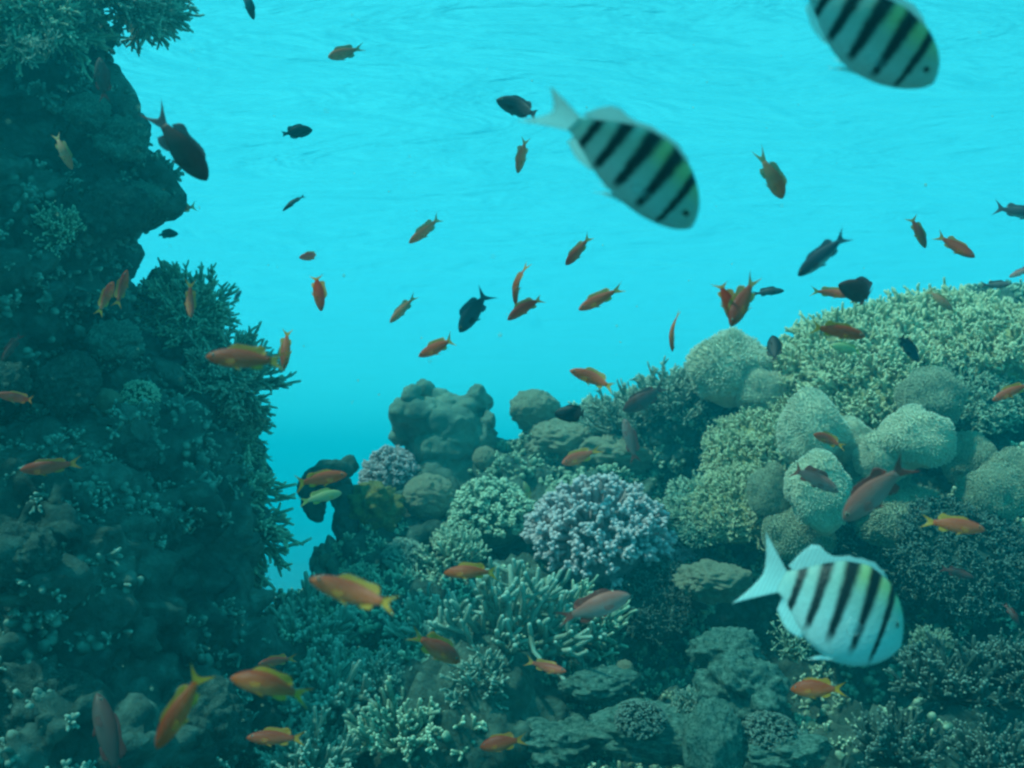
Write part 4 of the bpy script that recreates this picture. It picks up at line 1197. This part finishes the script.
anth(518, 283, 46, -96, 'slim brown orange fish standing nose down in the middle', 'deep', yaw=10, roll=60)
anth(526, 307, 46, 215, 'orange fish right below the nose down one in the middle', 'deep')
anth(600, 299, 48, 206, 'orange fish with yellow tail right of the middle pair in open water', 'orange')
anth(438, 347, 44, 206, 'orange fish just below the dark blue swallow tailed one', 'orange')
anth(286, 348, 44, -94, 'orange fish standing nose down at the tail of the large cliff side fish', 'orange')
anth(246, 359, 78, 178, 'large orange fish swimming left in front of the cliff shelves', 'deep', yaw=10)
anth(190, 300, 36, -86, 'orange fish with nose down over the rounded coral shelf', 'deep')
anth(106, 298, 36, 70, 'bright orange and yellow fish close to the cliff at the upper left', 'orange', depth=2.1)
anth(122, 289, 40, 78, 'dim orange fish right beside the bright one on the cliff', 'deep', depth=2.2)
fish('slim_fish', 'slim', 'slate', 237, 297, 16, 60, 'tiny dark fish right of the rounded coral shelf')

# open water, right part
anth(772, 177, 50, -66, 'plump orange brown fish with nose down alone at the upper right', 'pale', 'deep', yaw=30)
anth(918, 231, 38, -70, 'orange fish left of the pair near the right edge', 'orange')
anth(955, 246, 44, -36, 'orange fish heading down right, right one of the pair near the right edge', 'deep')
fish('chromis', 'slim', 'silver', 823, 255, 64, 218, 'blue grey fish with white side stripe above the fire coral', yaw=10, tall=1.15)
fish('chromis', 'slim', 'silver', 1018, 212, 46, -16, 'blue grey fish cut off by the right edge of the picture', yaw=10, tall=1.15)
anth(727, 300, 54, -75, 'orange fish with raised tail, left one of the crossing pair above the ridge', 'orange')
anth(743, 301, 56, 243, 'orange fish heading down left, right one of the crossing pair above the ridge', 'deep', 'deep')
fish('slim_fish', 'slim', 'slate', 768, 292, 32, 2, 'grey slim fish behind the crossing orange pair')
anth(831, 293, 38, -12, 'orange fish touching the dark red one above the fire coral', 'orange')
fish('large_anthias', 'deep', 'red', 861, 293, 46, 155, 'plump dark red fish turned to the viewer above the fire coral', yaw=-48, tall=1.1)
anth(837, 331, 56, -14, 'orange fish swimming right over the fire coral mound', 'orange', yaw=15)
fish('damselfish', 'deep', 'lemon', 847, 349, 32, 165, 'pale yellow fish just below the orange one on the fire coral', eyes=False)
fish('damselfish', 'oval', 'dark', 774, 349, 28, 95, 'small dark oval fish between the tall furry dome and the fire coral', yaw=40, eyes=False)
anth(673, 330, 44, -92, 'very thin fish seen head on above the dark branching coral', 'deep', yaw=10, roll=82)
anth(594, 379, 52, 160, 'orange fish swimming left above the ridge near the round coral ball', 'orange', yaw=10)
fish('damselfish', 'oval', 'dark', 573, 414, 38, 178, 'black oval fish beside the round coral ball on the ridge', yaw=20, eyes=False)
fish('large_anthias', 'deep', 'red', 645, 399, 50, 208, 'dark reddish fish in front of the dark branching coral', yaw=10, depth=3.2)
fish('large_anthias', 'slim', 'pink', 630, 441, 46, 104, 'pinkish fish with nose up behind the purple cauliflower coral', depth=3.1)
anth(580, 457, 38, 200, 'yellow and orange fish at the top of the purple cauliflower coral', 'orange', 'deep', depth=3.0)
fish('damselfish', 'deep', 'lemon', 527, 491, 20, 108, 'tiny pale yellow fish left of the purple cauliflower coral', depth=3.1)
anth(320, 479, 54, 10, 'orange fish over the curled dark coral in the blue gap', 'orange')
fish('damselfish', 'slim', 'lemon', 322, 497, 40, 12, 'pale yellow fish just under the orange one in the blue gap', eyes=False)
fish('slim_fish', 'slim', 'blue', 907, 346, 40, -58, 'dark slim fish on the fire coral at the right')
anth(940, 300, 34, -45, 'faint orange fish resting on the fire coral crest', 'pale', depth=3.0)
fish('slim_fish', 'slim', 'slate', 996, 285, 26, 0, 'small pale grey fish on the skyline near the right edge')
anth(1021, 272, 24, 200, 'pinkish fish just inside the right edge above the reef', 'pink')

# in front of the reef
anth(356, 594, 96, 161, 'largest orange fish, in front of the bushy coral under the blue gap', 'orange', yaw=8, roll=4)
anth(471, 572, 54, 182, 'orange fish swimming left above the large finger coral', 'orange', yaw=12)
anth(436, 648, 56, -30, 'orange fish with yellow tail heading down right over the finger coral', 'deep', 'deep', yaw=20)
fish('large_anthias', 'deep', 'pink', 594, 608, 76, 20, 'pinkish grey fish with long crescent tail right of the large finger coral', yaw=6, roll=4)
anth(271, 686, 80, 166, 'orange fish with forked yellow tail, upper one of the bottom left pair', 'orange', 'deep', yaw=8, tall=.9)
anth(276, 738, 56, 176, 'orange fish swimming left at the bottom edge, lower one of the pair', 'deep')
anth(181, 708, 84, 239, 'long orange fish diving down left at the bottom left', 'orange', yaw=12)
anth(277, 661, 36, 188, 'faint red orange fish just behind the upper fish of the bottom left pair', 'deep', depth=2.35)
fish('large_anthias', 'slim', 'red', 108, 738, 90, 105, 'dim reddish fish with nose up in the bottom left corner', depth=1.5, yaw=15)
anth(503, 743, 46, 190, 'orange fish half hidden by coral at the bottom centre', 'deep', 'deep', yaw=10)
anth(818, 689, 52, 184, 'bright orange fish with nose left under the barred fish', 'orange', 'deep', yaw=8)
anth(953, 525, 58, -8, 'bright orange fish heading right in the shade at the right side', 'orange', 'slim', yaw=10, tall=1.15)
fish('large_anthias', 'slim', 'pink', 876, 491, 88, 223, 'large red tailed fish diving down left in front of the furry domes', yaw=12, tall=1.2)
fish('large_anthias', 'slim', 'pink', 813, 478, 56, -30, 'violet grey fish in front of the tall furry dome', yaw=20)
anth(829, 440, 32, 158, 'small orange and yellow fish between the furry domes', 'orange', 'deep')
anth(880, 513, 24, 180, 'small pinkish fish under the large red tailed one', 'pink')
anth(1013, 391, 42, 205, 'yellow orange fish at the right edge in the shade', 'orange')
anth(50, 467, 54, 186, 'dim orange fish across the middle of the dark left cliff', 'deep', depth=1.9)
anth(18, 398, 40, 170, 'dim orange fish at the left edge halfway up', 'deep', depth=1.9)
anth(12, 347, 34, 240, 'dim orange brown fish at the left edge above the other one', 'red', depth=1.95)
anth(546, 667, 40, -12, 'dim orange fish hidden in the dark below the pinkish grey one', 'deep', depth=2.3)
anth(957, 573, 32, -16, 'dim red fish in the deep shade right of the barred fish', 'red', depth=2.2)
anth(1012, 614, 24, -60, 'dim red fish near the right edge above the dark branching corals', 'red', depth=1.9)
